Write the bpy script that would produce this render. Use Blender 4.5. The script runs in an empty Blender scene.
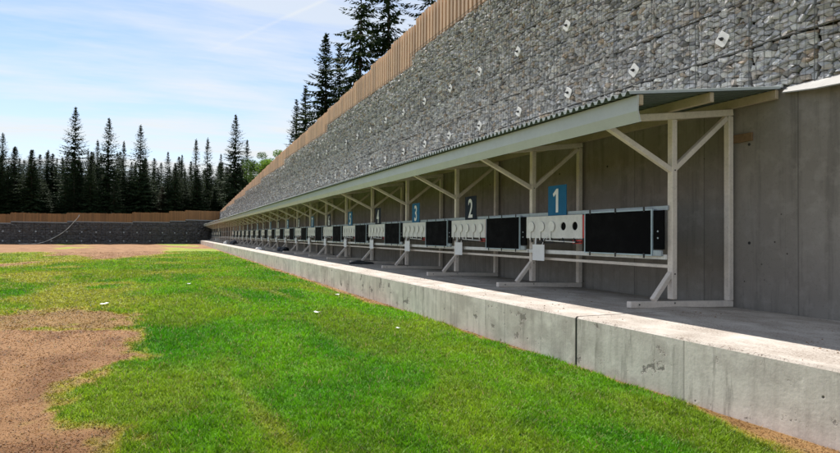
import bpy, bmesh, math, random
import numpy as np
from mathutils import Vector, Matrix

random.seed(7)
rng = np.random.default_rng(11)
S = bpy.context.scene
COL = S.collection
PI = math.pi

# ------------------------------------------------------------------ tagging / linking helpers
def tag(o, label=None, cat=None, group=None, kind=None):
    if label: o['label'] = label
    if cat: o['category'] = cat
    if group: o['group'] = group
    if kind: o['kind'] = kind
    return o

def thing(name, label, cat, loc=(0, 0, 0), group=None):
    o = bpy.data.objects.new(name, None)
    COL.objects.link(o)
    o.location = loc
    o.empty_display_size = 0.2
    return tag(o, label, cat, group)

def link(name, me, parent=None):
    o = bpy.data.objects.new(name, me)
    COL.objects.link(o)
    if parent is not None: o.parent = parent
    return o

def copy_tree(root, loc, label, group=None):
    r = root.copy(); COL.objects.link(r); r.location = loc
    r['label'] = label
    if group: r['group'] = group
    for ch in root.children:
        c = ch.copy(); COL.objects.link(c); c.parent = r
        for g in ch.children:
            d = g.copy(); COL.objects.link(d); d.parent = c
    return r

# ------------------------------------------------------------------ mesh builder
class MB:
    def __init__(s): s.v = []; s.f = []; s.m = []
    def add(s, vs, fs, m=0):
        n = len(s.v); s.v += [tuple(p) for p in vs]
        s.f += [tuple(i + n for i in f) for f in fs]; s.m += [m] * len(fs); return s
    def box(s, x0, x1, y0, y1, z0, z1, m=0):
        vs = [(x, y, z) for x in (x0, x1) for y in (y0, y1) for z in (z0, z1)]
        return s.add(vs, [(0, 1, 3, 2), (4, 6, 7, 5), (0, 4, 5, 1), (2, 3, 7, 6), (0, 2, 6, 4), (1, 5, 7, 3)], m)
    def bar(s, a, b, w, h, up=(0, 0, 1), m=0):
        a = Vector(a); b = Vector(b); d = (b - a).normalized()
        r = d.cross(Vector(up))
        if r.length < 1e-4: r = d.cross(Vector((0, 1, 0)))
        r.normalize(); u = r.cross(d)
        vs = []
        for p in (a, b):
            for i, j in ((-1, -1), (1, -1), (1, 1), (-1, 1)):
                vs.append(p + r * (w / 2 * i) + u * (h / 2 * j))
        return s.add(vs, [(0, 1, 2, 3), (7, 6, 5, 4), (0, 4, 5, 1), (1, 5, 6, 2), (2, 6, 7, 3), (3, 7, 4, 0)], m)
    def tube(s, pts, r, n=8, m=0, caps=True):
        rr = r if hasattr(r, '__len__') else [r] * len(pts)
        pts = [Vector(p) for p in pts]; rings = []
        for i, p in enumerate(pts):
            d = (pts[min(i + 1, len(pts) - 1)] - pts[max(i - 1, 0)]).normalized()
            a = d.cross(Vector((0, 0, 1)))
            if a.length < 1e-3: a = Vector((1, 0, 0))
            a.normalize(); b = d.cross(a)
            rings.append([p + (a * math.cos(2 * PI * k / n) + b * math.sin(2 * PI * k / n)) * rr[i] for k in range(n)])
        vs = [q for R in rings for q in R]; fs = []
        for i in range(len(pts) - 1):
            for k in range(n):
                fs.append((i * n + k, i * n + (k + 1) % n, (i + 1) * n + (k + 1) % n, (i + 1) * n + k))
        if caps: fs.append(tuple(range(n))[::-1]); fs.append(tuple(range((len(pts) - 1) * n, len(pts) * n)))
        return s.add(vs, fs, m)
    def disc(s, c, axis, r, h, n=24, m=0):
        c = Vector(c); ax = Vector(axis).normalized()
        return s.tube([c, c + ax * h], r, n, m)
    def mesh(s, name, mats, smooth=False, bevel=0.0):
        me = bpy.data.meshes.new(name)
        me.from_pydata(s.v, [], s.f)
        for mt in (mats if isinstance(mats, (list, tuple)) else [mats]): me.materials.append(mt)
        if len(set(s.m)) > 1 or (s.m and s.m[0]):
            me.polygons.foreach_set('material_index', s.m)
        bm = bmesh.new(); bm.from_mesh(me)
        bmesh.ops.recalc_face_normals(bm, faces=bm.faces)
        if bevel > 0:
            bmesh.ops.bevel(bm, geom=[e for e in bm.edges if len(e.link_faces) == 2 and e.calc_face_angle(0) > 0.6],
                            offset=bevel, segments=1, affect='EDGES', clamp_overlap=True)
        bm.to_mesh(me); bm.free()
        if smooth: me.polygons.foreach_set('use_smooth', [True] * len(me.polygons))
        me.update(); return me
    def build(s, name, mats, parent=None, smooth=False, bevel=0.0):
        return link(name, s.mesh(name, mats, smooth, bevel), parent)

def np_mesh(name, V, F_flat, F_len, mat, smooth=False, col=None, midx=None):
    """fast mesh from numpy arrays; F_flat vertex indices, F_len loops per face"""
    me = bpy.data.meshes.new(name)
    F_len = np.asarray(F_len, np.int32); F_flat = np.asarray(F_flat, np.int32)
    me.vertices.add(len(V)); me.vertices.foreach_set('co', np.asarray(V, np.float32).ravel())
    me.loops.add(len(F_flat)); me.loops.foreach_set('vertex_index', F_flat)
    me.polygons.add(len(F_len))
    st = np.zeros(len(F_len), np.int32); st[1:] = np.cumsum(F_len)[:-1]
    me.polygons.foreach_set('loop_start', st)
    me.polygons.foreach_set('loop_total', F_len)
    for mt in (mat if isinstance(mat, (list, tuple)) else [mat]): me.materials.append(mt)
    if midx is not None: me.polygons.foreach_set('material_index', np.asarray(midx, np.int32))
    me.update(calc_edges=True)
    me.polygons.foreach_set('use_smooth', np.full(len(F_len), smooth))
    if col is not None:
        a = me.color_attributes.new('Col', 'FLOAT_COLOR', 'POINT')
        c4 = np.ones((len(V), 4), np.float32); c4[:, :3] = col
        a.data.foreach_set('color', c4.ravel())
    return me

# ------------------------------------------------------------------ numpy noise
def _h(ix, iy, s):
    n = (ix.astype(np.int64) * 374761393 + iy.astype(np.int64) * 668265263 + s * 974634777) & 0xFFFFFFFF
    n = ((n ^ (n >> 13)) * 1274126177) & 0xFFFFFFFF
    n = n ^ (n >> 16)
    return (n & 0xFFFFFF) / float(0xFFFFFF)
def vnoise(x, y, s=0):
    x = np.asarray(x, float); y = np.asarray(y, float)
    ix = np.floor(x); iy = np.floor(y); fx = x - ix; fy = y - iy
    fx = fx * fx * (3 - 2 * fx); fy = fy * fy * (3 - 2 * fy)
    a = _h(ix, iy, s); b = _h(ix + 1, iy, s); c = _h(ix, iy + 1, s); d = _h(ix + 1, iy + 1, s)
    return (a * (1 - fx) + b * fx) * (1 - fy) + (c * (1 - fx) + d * fx) * fy
def fbm(x, y, s=0, o=4):
    t = 0; a = 0.5; n = 0
    for i in range(o):
        t = t + a * vnoise(x * 2 ** i + 13.7 * i, y * 2 ** i - 7.3 * i, s + i); n += a; a *= 0.5
    return t / n
def sstep(a, b, x):
    t = np.clip((x - a) / (b - a), 0, 1); return t * t * (3 - 2 * t)

# ------------------------------------------------------------------ materials
def mat(name):
    m = bpy.data.materials.new(name); m.use_nodes = True
    nt = m.node_tree; b = nt.nodes['Principled BSDF']
    return m, nt, b
def N(nt, t, **kw):
    n = nt.nodes.new(t)
    for k, v in kw.items():
        if k.startswith('i_'): n.inputs[k[2:].replace('_', ' ')].default_value = v
        else: setattr(n, k, v)
    return n
def noise(nt, scale, detail=4, rough=0.6, vec=None, dim='3D'):
    n = N(nt, 'ShaderNodeTexNoise'); n.noise_dimensions = dim
    n.inputs['Scale'].default_value = scale; n.inputs['Detail'].default_value = detail; n.inputs['Roughness'].default_value = rough
    if vec is not None: nt.links.new(vec, n.inputs['Vector'])
    return n.outputs['Fac']
def ramp(nt, fac, stops):
    r = N(nt, 'ShaderNodeValToRGB'); e = r.color_ramp.elements
    while len(e) < len(stops): e.new(0.5)
    for i, (p, c) in enumerate(stops):
        e[i].position = p; e[i].color = (c if len(c) == 4 else (*c, 1)) if hasattr(c, '__len__') else (c, c, c, 1)
    nt.links.new(fac, r.inputs['Fac']); return r.outputs['Color']
def mixc(nt, fac, a, b, mode='MIX'):
    n = N(nt, 'ShaderNodeMix', data_type='RGBA', blend_type=mode)
    for sock, val in ((n.inputs[0], fac), (n.inputs[6], a), (n.inputs[7], b)):
        if isinstance(val, bpy.types.NodeSocket): nt.links.new(val, sock)
        elif hasattr(val, '__len__'): sock.default_value = (*val, 1) if len(val) == 3 else val
        else: sock.default_value = val
    return n.outputs[2]
def mth(nt, op, a, b=None, c=None, clamp=False):
    n = N(nt, 'ShaderNodeMath', operation=op); n.use_clamp = clamp
    for i, val in enumerate((a, b, c)):
        if val is None: continue
        if isinstance(val, bpy.types.NodeSocket): nt.links.new(val, n.inputs[i])
        else: n.inputs[i].default_value = val
    return n.outputs[0]
def objpos(nt, scale=(1, 1, 1)):
    g = N(nt, 'ShaderNodeNewGeometry'); mp = N(nt, 'ShaderNodeMapping')
    mp.inputs['Scale'].default_value = scale
    nt.links.new(g.outputs['Position'], mp.inputs['Vector']); return mp.outputs['Vector']
def bump(nt, b, h, strength=0.3, dist=0.01):
    n = N(nt, 'ShaderNodeBump'); n.inputs['Strength'].default_value = strength; n.inputs['Distance'].default_value = dist
    nt.links.new(h, n.inputs['Height']); nt.links.new(n.outputs['Normal'], b.inputs['Normal'])

def painted(name, c, rough=0.45, metal=0.0, var=0.12, grime=0.25, scale=6, spec=0.5):
    m, nt, b = mat(name); b.inputs['Specular IOR Level'].default_value = spec
    v = objpos(nt)
    f = noise(nt, scale, 5, 0.65, v)
    dirt = noise(nt, scale * 7, 4, 0.7, v)
    c0 = tuple(x * (1 - var) for x in c); c1 = tuple(min(1, x * (1 + var)) for x in c)
    base = ramp(nt, f, [(0.3, c0), (0.7, c1)])
    base = mixc(nt, mth(nt, 'MULTIPLY', ramp(nt, dirt, [(0.52, 0.0), (0.72, 1.0)]), grime), base, tuple(x * 0.45 + 0.01 for x in c))
    nt.links.new(base, b.inputs['Base Color'])
    nt.links.new(ramp(nt, dirt, [(0.3, rough * 0.8), (0.7, min(1, rough * 1.3))]), b.inputs['Roughness'])
    b.inputs['Metallic'].default_value = metal
    bump(nt, b, dirt, 0.08, 0.004)
    return m

M = {}
M['frame'] = painted('cream_steel', (0.72, 0.64, 0.57), 0.45, grime=0.4)
M['white_paint'] = painted('white_paint', (0.72, 0.71, 0.68), 0.5, grime=0.25)
M['disc'] = painted('white_disc', (0.80, 0.79, 0.75), 0.45, grime=0.15)
M['rail'] = painted('grey_metal', (0.36, 0.41, 0.45), 0.4, metal=0.3)
M['edge'] = painted('pale_blue_edge', (0.42, 0.52, 0.58), 0.4, metal=0.2)
M['black'] = painted('black_rubber', (0.0045, 0.0045, 0.005), 0.8, grime=0.2, scale=0.8, spec=0.08)
M['dark'] = painted('dark_metal', (0.02, 0.02, 0.022), 0.5)
M['red'] = painted('red_paint', (0.55, 0.035, 0.03), 0.4)
M['blue'] = painted('blue_board', (0.006, 0.125, 0.27), 0.5, var=0.06, grime=0.1, spec=0.2)
M['navy'] = painted('navy_board', (0.006, 0.014, 0.028), 0.5, var=0.06, grime=0.1, spec=0.15)
M['numeral'] = painted('white_numeral', (0.80, 0.80, 0.80), 0.5, var=0.02, grime=0.05)
M['fascia'] = painted('green_grey_sheet', (0.49, 0.51, 0.505), 0.35, metal=0.0, var=0.06, grime=0.12, scale=2.5)
M['roof_top'] = painted('sunlit_grey_green_sheet', (0.42, 0.45, 0.43), 0.4, var=0.08, grime=0.2, scale=3)  # sunlit upper side of the sheet, put into a lighter colour
M['roof'] = painted('shaded_green_grey_sheet', (0.085, 0.115, 0.105), 0.4, var=0.1, grime=0.2, scale=3)  # underside of the same sheet, its shade put into the colour
M['purlin'] = painted('tan_timber', (0.46, 0.37, 0.27), 0.6, grime=0.3)
M['galv'] = painted('galvanised_wire', (0.13, 0.13, 0.13), 0.5, metal=0.5)
M['block'] = painted('brown_block', (0.19, 0.115, 0.06), 0.8, var=0.25, grime=0.5)
M['paper'] = painted('white_paper', (0.8, 0.8, 0.8), 0.8, var=0.05, grime=0.1)
M['tarp'] = painted('black_tarp', (0.012, 0.013, 0.016), 0.55)
M['tape'] = painted('white_tape', (0.55, 0.54, 0.50), 0.5)
M['backing'] = painted('gap_shade_backing', (0.035, 0.033, 0.03), 0.9, scale=14)  # dark tone stands in for the shade between the stones

def concrete(name, lo, hi, panel=None, streak=0.5, dirt_amt=0.5, top=None, spots=False, poff=0.5):
    m, nt, b = mat(name)
    v = objpos(nt)
    big = noise(nt, 0.9, 6, 0.62, v)
    fine = noise(nt, 38, 5, 0.75, v)
    mid = noise(nt, 6, 5, 0.6, v)
    vs = objpos(nt, (7, 7, 0.45))
    st = noise(nt, 1.0, 5, 0.65, vs)
    base = ramp(nt, big, [(0.28, lo), (0.72, hi)])
    base = mixc(nt, mth(nt, 'MULTIPLY', ramp(nt, st, [(0.5, 0.0), (0.68, 1.0)]), streak), base, tuple(x * 0.62 for x in lo))
    base = mixc(nt, mth(nt, 'MULTIPLY', ramp(nt, mid, [(0.50, 0.0), (0.66, 1.0)]), 0.35), base, tuple(min(1, x * 1.25) for x in hi))
    base = mixc(nt, mth(nt, 'MULTIPLY', ramp(nt, fine, [(0.55, 0.0), (0.75, 1.0)]), dirt_amt), base, tuple(x * 0.5 for x in lo))
    # bug holes and stains
    vo = N(nt, 'ShaderNodeTexVoronoi'); vo.inputs['Scale'].default_value = 6; nt.links.new(v, vo.inputs['Vector'])
    hole = ramp(nt, vo.outputs['Distance'], [(0.03, 1.0), (0.075, 0.0)])
    sparse = ramp(nt, noise(nt, 2.3, 3, 0.5, v), [(0.5, 0.0), (0.6, 1.0)])
    holes = mth(nt, 'MULTIPLY', hole, sparse)
    base = mixc(nt, holes, base, (0.035, 0.03, 0.026))
    h = mth(nt, 'SUBTRACT', fine, mth(nt, 'MULTIPLY', holes, 2.0))
    if spots:
        # chipped dark marks, scratches and rusty damp patches in the cast face
        c1 = ramp(nt, noise(nt, 3.4, 9, 0.72, objpos(nt, (1, 1, 1.3))), [(0.595, 0.0), (0.632, 1.0)])
        base = mixc(nt, mth(nt, 'MULTIPLY', c1, 0.72), base, (0.07, 0.06, 0.052))
        c2 = ramp(nt, noise(nt, 1.0, 7, 0.7, objpos(nt, (9, 9, 1.1))), [(0.56, 0.0), (0.64, 1.0)])
        base = mixc(nt, mth(nt, 'MULTIPLY', c2, 0.45), base, (0.20, 0.17, 0.15))
        c3 = ramp(nt, noise(nt, 1.7, 6, 0.6, objpos(nt, (1, 1.0, 1.6))), [(0.50, 0.0), (0.62, 1.0)])
        base = mixc(nt, mth(nt, 'MULTIPLY', c3, 0.45), base, (0.36, 0.30, 0.265))
        h = mth(nt, 'SUBTRACT', h, mth(nt, 'MULTIPLY', c1, 2.5))
    if panel:
        sx = N(nt, 'ShaderNodeSeparateXYZ'); nt.links.new(v, sx.inputs[0])
        def lines(per, off, w):
            t = mth(nt, 'FRACT', mth(nt, 'DIVIDE', mth(nt, 'ADD', sx.outputs['Y'], off), per))
            d = mth(nt, 'MULTIPLY', mth(nt, 'ABSOLUTE', mth(nt, 'SUBTRACT', t, 0.5)), per)
            return mth(nt, 'LESS_THAN', d, w)
        l1 = lines(panel, poff, 0.008)
        base = mixc(nt, mth(nt, 'MULTIPLY', l1, 0.48), base, tuple(x * 0.35 for x in lo))
        # each cast panel a slightly different grey
        pid = mth(nt, 'FLOOR', mth(nt, 'ADD', mth(nt, 'DIVIDE', mth(nt, 'ADD', sx.outputs['Y'], poff), panel), 0.5))
        wn = N(nt, 'ShaderNodeTexWhiteNoise', noise_dimensions='1D'); nt.links.new(pid, wn.inputs['W'])
        base = mixc(nt, 1.0, base, ramp(nt, wn.outputs['Value'], [(0, 0.90), (1, 1.0)]), 'MULTIPLY')
        h = mth(nt, 'SUBTRACT', h, mth(nt, 'MULTIPLY', l1, 3.0))
    if top:
        # dirt and grit lying on upward faces
        g = N(nt, 'ShaderNodeNewGeometry'); sn = N(nt, 'ShaderNodeSeparateXYZ'); nt.links.new(g.outputs['Normal'], sn.inputs[0])
        up = mth(nt, 'GREATER_THAN', sn.outputs['Z'], 0.6)
        topc = ramp(nt, noise(nt, 1.6, 6, 0.68, v), [(0.32, top[0]), (0.62, top[1])])
        grit = ramp(nt, noise(nt, 55, 5, 0.75, v), [(0.50, 0.0), (0.63, 1.0)])
        patch = ramp(nt, noise(nt, 2.4, 5, 0.65, objpos(nt, (1.6, 0.7, 1))), [(0.38, 0.0), (0.60, 1.0)])
        topc = mixc(nt, mth(nt, 'MULTIPLY', patch, 0.30), topc, (0.24, 0.18, 0.135))
        topc = mixc(nt, mth(nt, 'MULTIPLY', grit, mth(nt, 'ADD', mth(nt, 'MULTIPLY', patch, 0.85), 0.15)), topc, (0.10, 0.07, 0.05))
        base = mixc(nt, up, base, topc)
    nt.links.new(base, b.inputs['Base Color'])
    b.inputs['Roughness'].default_value = 0.88
    b.inputs['Specular IOR Level'].default_value = 0.3
    bump(nt, b, h, 0.35, 0.006)
    return m
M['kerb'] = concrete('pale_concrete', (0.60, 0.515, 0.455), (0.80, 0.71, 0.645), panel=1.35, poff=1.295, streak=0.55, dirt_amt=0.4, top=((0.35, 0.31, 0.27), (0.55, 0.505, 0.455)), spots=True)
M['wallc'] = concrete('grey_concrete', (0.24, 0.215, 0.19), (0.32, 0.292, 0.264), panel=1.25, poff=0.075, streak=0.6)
M['mortar'] = concrete('pale_mortar', (0.34, 0.33, 0.31), (0.44, 0.43, 0.41), streak=0.3)

def stone_mat(name, pal, bright=1.0):
    m, nt, b = mat(name)
    g = N(nt, 'ShaderNodeNewGeometry')
    v = objpos(nt)
    base = ramp(nt, g.outputs['Random Per Island'], pal)
    n1 = noise(nt, 22, 6, 0.7, v); n2 = noise(nt, 5, 4, 0.6, v)
    base = mixc(nt, 0.75, base, ramp(nt, n1, [(0.25, 0.55), (0.75, 1.45)]), 'MULTIPLY')
    base = mixc(nt, mth(nt, 'MULTIPLY', ramp(nt, n2, [(0.55, 0.0), (0.75, 1.0)]), 0.35), base, (0.30, 0.21, 0.13))
    nt.links.new(base, b.inputs['Base Color']); b.inputs['Roughness'].default_value = 0.9; b.inputs['Specular IOR Level'].default_value = 0.2
    bump(nt, b, n1, 0.7, 0.02)
    return m
M['stone'] = stone_mat('grey_limestone', [(0.0, (0.20, 0.20, 0.205)), (0.10, (0.36, 0.36, 0.365)), (0.26, (0.60, 0.60, 0.61)), (0.42, (0.42, 0.43, 0.45)), (0.55, (0.72, 0.715, 0.71)), (0.68, (0.52, 0.50, 0.475)), (0.79, (0.84, 0.84, 0.84)), (0.91, (0.48, 0.38, 0.29)), (1.0, (0.60, 0.60, 0.61))])
M['stone_far'] = stone_mat('shaded_limestone', [(0.0, (0.08, 0.08, 0.085)), (0.5, (0.13, 0.13, 0.135)), (1.0, (0.10, 0.095, 0.09))])  # the far wall's shade is put into a darker stone palette

def wood(name, c0, c1):
    m, nt, b = mat(name)
    g = N(nt, 'ShaderNodeNewGeometry')
    v = objpos(nt, (14, 14, 0.8))
    n = noise(nt, 3, 5, 0.65, v)
    base = ramp(nt, n, [(0.3, c0), (0.7, c1)])
    base = mixc(nt, 0.8, base, ramp(nt, g.outputs['Random Per Island'], [(0, (0.72, 0.70, 0.68)), (0.5, (1.0, 0.98, 0.95)), (1, (1.2, 1.12, 1.02))]), 'MULTIPLY')
    nt.links.new(base, b.inputs['Base Color']); b.inputs['Roughness'].default_value = 0.75
    bump(nt, b, n, 0.2, 0.004)
    return m
M['slat'] = wood('larch_slats', (0.48, 0.32, 0.21), (0.66, 0.47, 0.335))
M['slat_far'] = wood('larch_boards', (0.22, 0.118, 0.050), (0.33, 0.185, 0.085))

def foliage(name, c0, c1, trans=0.25):
    m, nt, b = mat(name)
    g = N(nt, 'ShaderNodeNewGeometry')
    v = objpos(nt)
    base = ramp(nt, g.outputs['Random Per Island'], [(0, c0), (1, c1)])
    base = mixc(nt, 0.7, base, ramp(nt, noise(nt, 0.6, 4, 0.6, v), [(0.3, 0.6), (0.7, 1.3)]), 'MULTIPLY')
    nt.links.new(base, b.inputs['Base Color']); b.inputs['Roughness'].default_value = 0.8
    b.inputs['Specular IOR Level'].default_value = 0.05
    if trans > 0:
        t = N(nt, 'ShaderNodeBsdfTranslucent'); nt.links.new(mixc(nt, 1.0, base, (1.3, 1.25, 0.7), 'MULTIPLY'), t.inputs['Color'])
        ms = N(nt, 'ShaderNodeMixShader'); ms.inputs[0].default_value = trans
        nt.links.new(b.outputs[0], ms.inputs[1]); nt.links.new(t.outputs[0], ms.inputs[2])
        nt.links.new(ms.outputs[0], nt.nodes['Material Output'].inputs['Surface'])
    return m
M['needles'] = foliage('spruce_needles', (0.013, 0.027, 0.013), (0.040, 0.064, 0.029), 0.16)
M['needles_brown'] = foliage('dry_needles', (0.035, 0.028, 0.018), (0.06, 0.045, 0.028), 0.1)
M['leaves'] = foliage('broad_leaves', (0.07, 0.14, 0.025), (0.13, 0.22, 0.05), 0.45)
M['bark'] = painted('bark', (0.07, 0.055, 0.045), 0.9, scale=3)
M['forest'] = painted('forest_soil', (0.035, 0.035, 0.018), 0.95, scale=1)

def vcol_mat(name, trans, rough=0.8, extra_noise=False):
    m, nt, b = mat(name)
    a = N(nt, 'ShaderNodeAttribute', attribute_name='Col')
    base = a.outputs['Color']
    if extra_noise:
        v = objpos(nt)
        base = mixc(nt, 0.8, base, ramp(nt, noise(nt, 30, 6, 0.75, v), [(0.3, 0.68), (0.7, 1.28)]), 'MULTIPLY')
        bump(nt, b, noise(nt, 45, 5, 0.75, v), 0.8, 0.03)
    nt.links.new(base, b.inputs['Base Color']); b.inputs['Roughness'].default_value = rough
    b.inputs['Specular IOR Level'].default_value = 0.25
    if trans > 0:
        t = N(nt, 'ShaderNodeBsdfTranslucent'); nt.links.new(base, t.inputs['Color'])
        ms = N(nt, 'ShaderNodeMixShader'); ms.inputs[0].default_value = trans
        nt.links.new(b.outputs[0], ms.inputs[1]); nt.links.new(t.outputs[0], ms.inputs[2])
        nt.links.new(ms.outputs[0], nt.nodes['Material Output'].inputs['Surface'])
    return m
M['grass'] = vcol_mat('grass_blades', 0.4, 0.6)
M['field'] = vcol_mat('field_soil', 0.0, 0.95, True)

# ------------------------------------------------------------------ layout constants (metres; platform top z = 0)
GZ = -0.50                        # field level
KX = 3.77                         # front face of the concrete platform
PX = 5.44                         # front posts
BX = 6.38                         # back posts
WX = 6.46                         # concrete wall face
GX = 6.53                         # gabion face
LANE = 2.75
NL = 30
def post_y(k): return 5.12 if k == 1 else 8.0 + LANE * (k - 2)
Y_END = 89.0
Y0 = -8.0
def far_y(x): return 81.48 + (x + 18.35) * 7.0 / 22.1       # far wall line
def gab_top(y):                   # stepped top of the right gabion wall
    k = np.floor((np.asarray(y, float) + 5.0) / 10.5)
    return 6.24 - 0.31 * np.maximum(k - 1, -2) - 0.0

# ------------------------------------------------------------------ field colour model
def in_poly(x, y, poly):
    ins = np.zeros(x.shape, bool); n = len(poly)
    for i in range(n):
        x1, y1 = poly[i]; x2, y2 = poly[(i + 1) % n]
        c = ((y1 > y) != (y2 > y)) & (x < (x2 - x1) * (y - y1) / (y2 - y1 + 1e-12) + x1)
        ins ^= c
    return ins
def poly_sd(x, y, poly):
    d = np.full(x.shape, 1e9)
    for i in range(len(poly)):
        a = np.array(poly[i]); b = np.array(poly[(i + 1) % len(poly)]); ab = b - a
        t = np.clip(((x - a[0]) * ab[0] + (y - a[1]) * ab[1]) / (ab @ ab), 0, 1)
        d = np.minimum(d, np.hypot(x - a[0] - t * ab[0], y - a[1] - t * ab[1]))
    return np.where(in_poly(x, y, poly), -d, d)
BARE = [(-14, 10.4), (-1.97, 9.35), (-0.9, 9.05), (-0.40, 8.7), (-0.27, 7.4), (-0.33, 6.65), (-0.62, 6.25), (-0.76, 5.6), (-0.68, 4.75), (-0.36, 4.35), (-0.26, 4.05), (-0.4, 3.6), (-0.6, 1), (-0.6, -8), (-14, -8)]
def dryness(x, y):
    w = (fbm(x * 1.7, y * 1.2, 3) - 0.5) * 0.55 + (fbm(x * 9, y * 6, 31, 4) - 0.5) * 0.48
    d = sstep(0.15, -0.17, poly_sd(x, y, BARE) + w * 0.8)
    # broken brown band beyond the bare patch
    m = sstep(12.3, 11.0, y + w * 2) * sstep(-0.35, -0.85, x + w * 1.5) * sstep(8.6, 9.2, y)
    d = np.maximum(d, m * sstep(0.36, 0.54, fbm(x * 1.3 + 5, y * 0.9, 9)) * 0.92)
    m2 = sstep(0.9, -1.6, x - (y - 12) * 0.06 + w * 2) * sstep(10.5, 12, y)
    d = np.maximum(d, m2 * sstep(0.50, 0.66, fbm(x * 0.55 + 2, y * 0.42, 17)) * 0.42)
    # far end of the field is dry
    yb = 27 + 2.5 * (x + 5.78)
    far = sstep(-2.5, 3.0, y - yb + (fbm(x * 0.5, y * 0.12, 21) - 0.5) * 9)
    far = far * (1 - 0.8 * sstep(0.56, 0.68, fbm(x * 0.25 + 3, y * 0.06, 23)))
    d = np.maximum(d, far)
    # along the platform
    kd = KX - x
    wid = 0.012 + 0.7 * np.maximum(0, fbm(y * 0.55, y * 0 + 2.2, 41, 3) - 0.5) + 0.24 * sstep(3.7, 2.6, y) + 0.24 * sstep(8.0, 11, y)
    d = np.maximum(d, sstep(wid, wid * 0.35, kd + w * 0.25) * 0.95)
    # thin worn streaks running down the field
    s = fbm(x * 1.9 + y * 0.22, y * 0.16, 51, 4)
    d = np.maximum(d, sstep(0.62, 0.80, s) * 0.28)
    return np.clip(d, 0, 1)
GREEN0 = np.array([0.058, 0.225, 0.003]); GREEN1 = np.array([0.135, 0.320, 0.005]); YEL = np.array([0.33, 0.31, 0.03])
BRN0 = np.array([0.185, 0.088, 0.034]); BRN1 = np.array([0.285, 0.152, 0.066])
def field_col(x, y, d=None):
    if d is None: d = dryness(x, y)
    g = fbm(x * 0.9, y * 0.55, 61)[:, None]
    green = GREEN0 + (GREEN1 - GREEN0) * sstep(0.3, 0.7, g)
    yl = (sstep(0.44, 0.68, fbm(x * 0.8 + 9, y * 0.4, 71)) * 0.35 + sstep(9, 30, y) * 0.22 * sstep(3.0, -1, x - y * .07))[:, None]
    green = green + (YEL - green) * np.clip(yl, 0, 0.75)
    br = BRN0 + (BRN1 - BRN0) * sstep(0.3, 0.7, fbm(x * 3, y * 2, 81, 5))[:, None]
    # transition passes through straw yellow
    D = d[:, None]
    c = np.where(D < 0.5, green + (YEL * 0.95 - green) * (D * 2) ** 1.2, YEL * 0.95 + (br - YEL * 0.95) * np.clip(D * 2 - 1, 0, 1) ** 0.8)
    return c

# ------------------------------------------------------------------ ground: one sheet to the horizon
def make_field():
    ys = np.concatenate([[-900, -300, -100, -40, -15, -6], np.arange(-3, 1.5, 0.25), np.arange(1.5, 12, 0.05), np.geomspace(12, 95, 260), [150, 300, 900]])
    xs = np.concatenate([[-900, -300, -120, -70], np.linspace(-45, -12, 60), np.linspace(-11.8, -3, 90), np.arange(-2.95, KX + 0.06, 0.05), [12, 40, 120, 300, 900]])
    X, Y = np.meshgrid(xs, ys); x = X.ravel(); y = Y.ravel()
    near = (np.hypot(x, y) < 40)
    z = GZ + np.where(near, (fbm(x * 2.2, y * 2.2, 91) - 0.5) * 0.03, 0)
    V = np.stack([x, y, z], 1)
    ny, nx = X.shape
    i = (np.arange(ny - 1)[:, None] * nx + np.arange(nx - 1)[None]).ravel()
    F = np.stack([i, i + 1, i + nx + 1, i + nx], 1)
    dd = dryness(x, y)
    c = field_col(x, y, dd) * (0.78 + 0.22 * dd[:, None])
    me = np_mesh('field', V, F.ravel(), np.full(len(F), 4), M['field'], True, c)
    o = link('field_ground', me); tag(o, 'patchy green and brown lawn field in front of the shooting targets', 'ground', kind='structure')
make_field()

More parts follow.
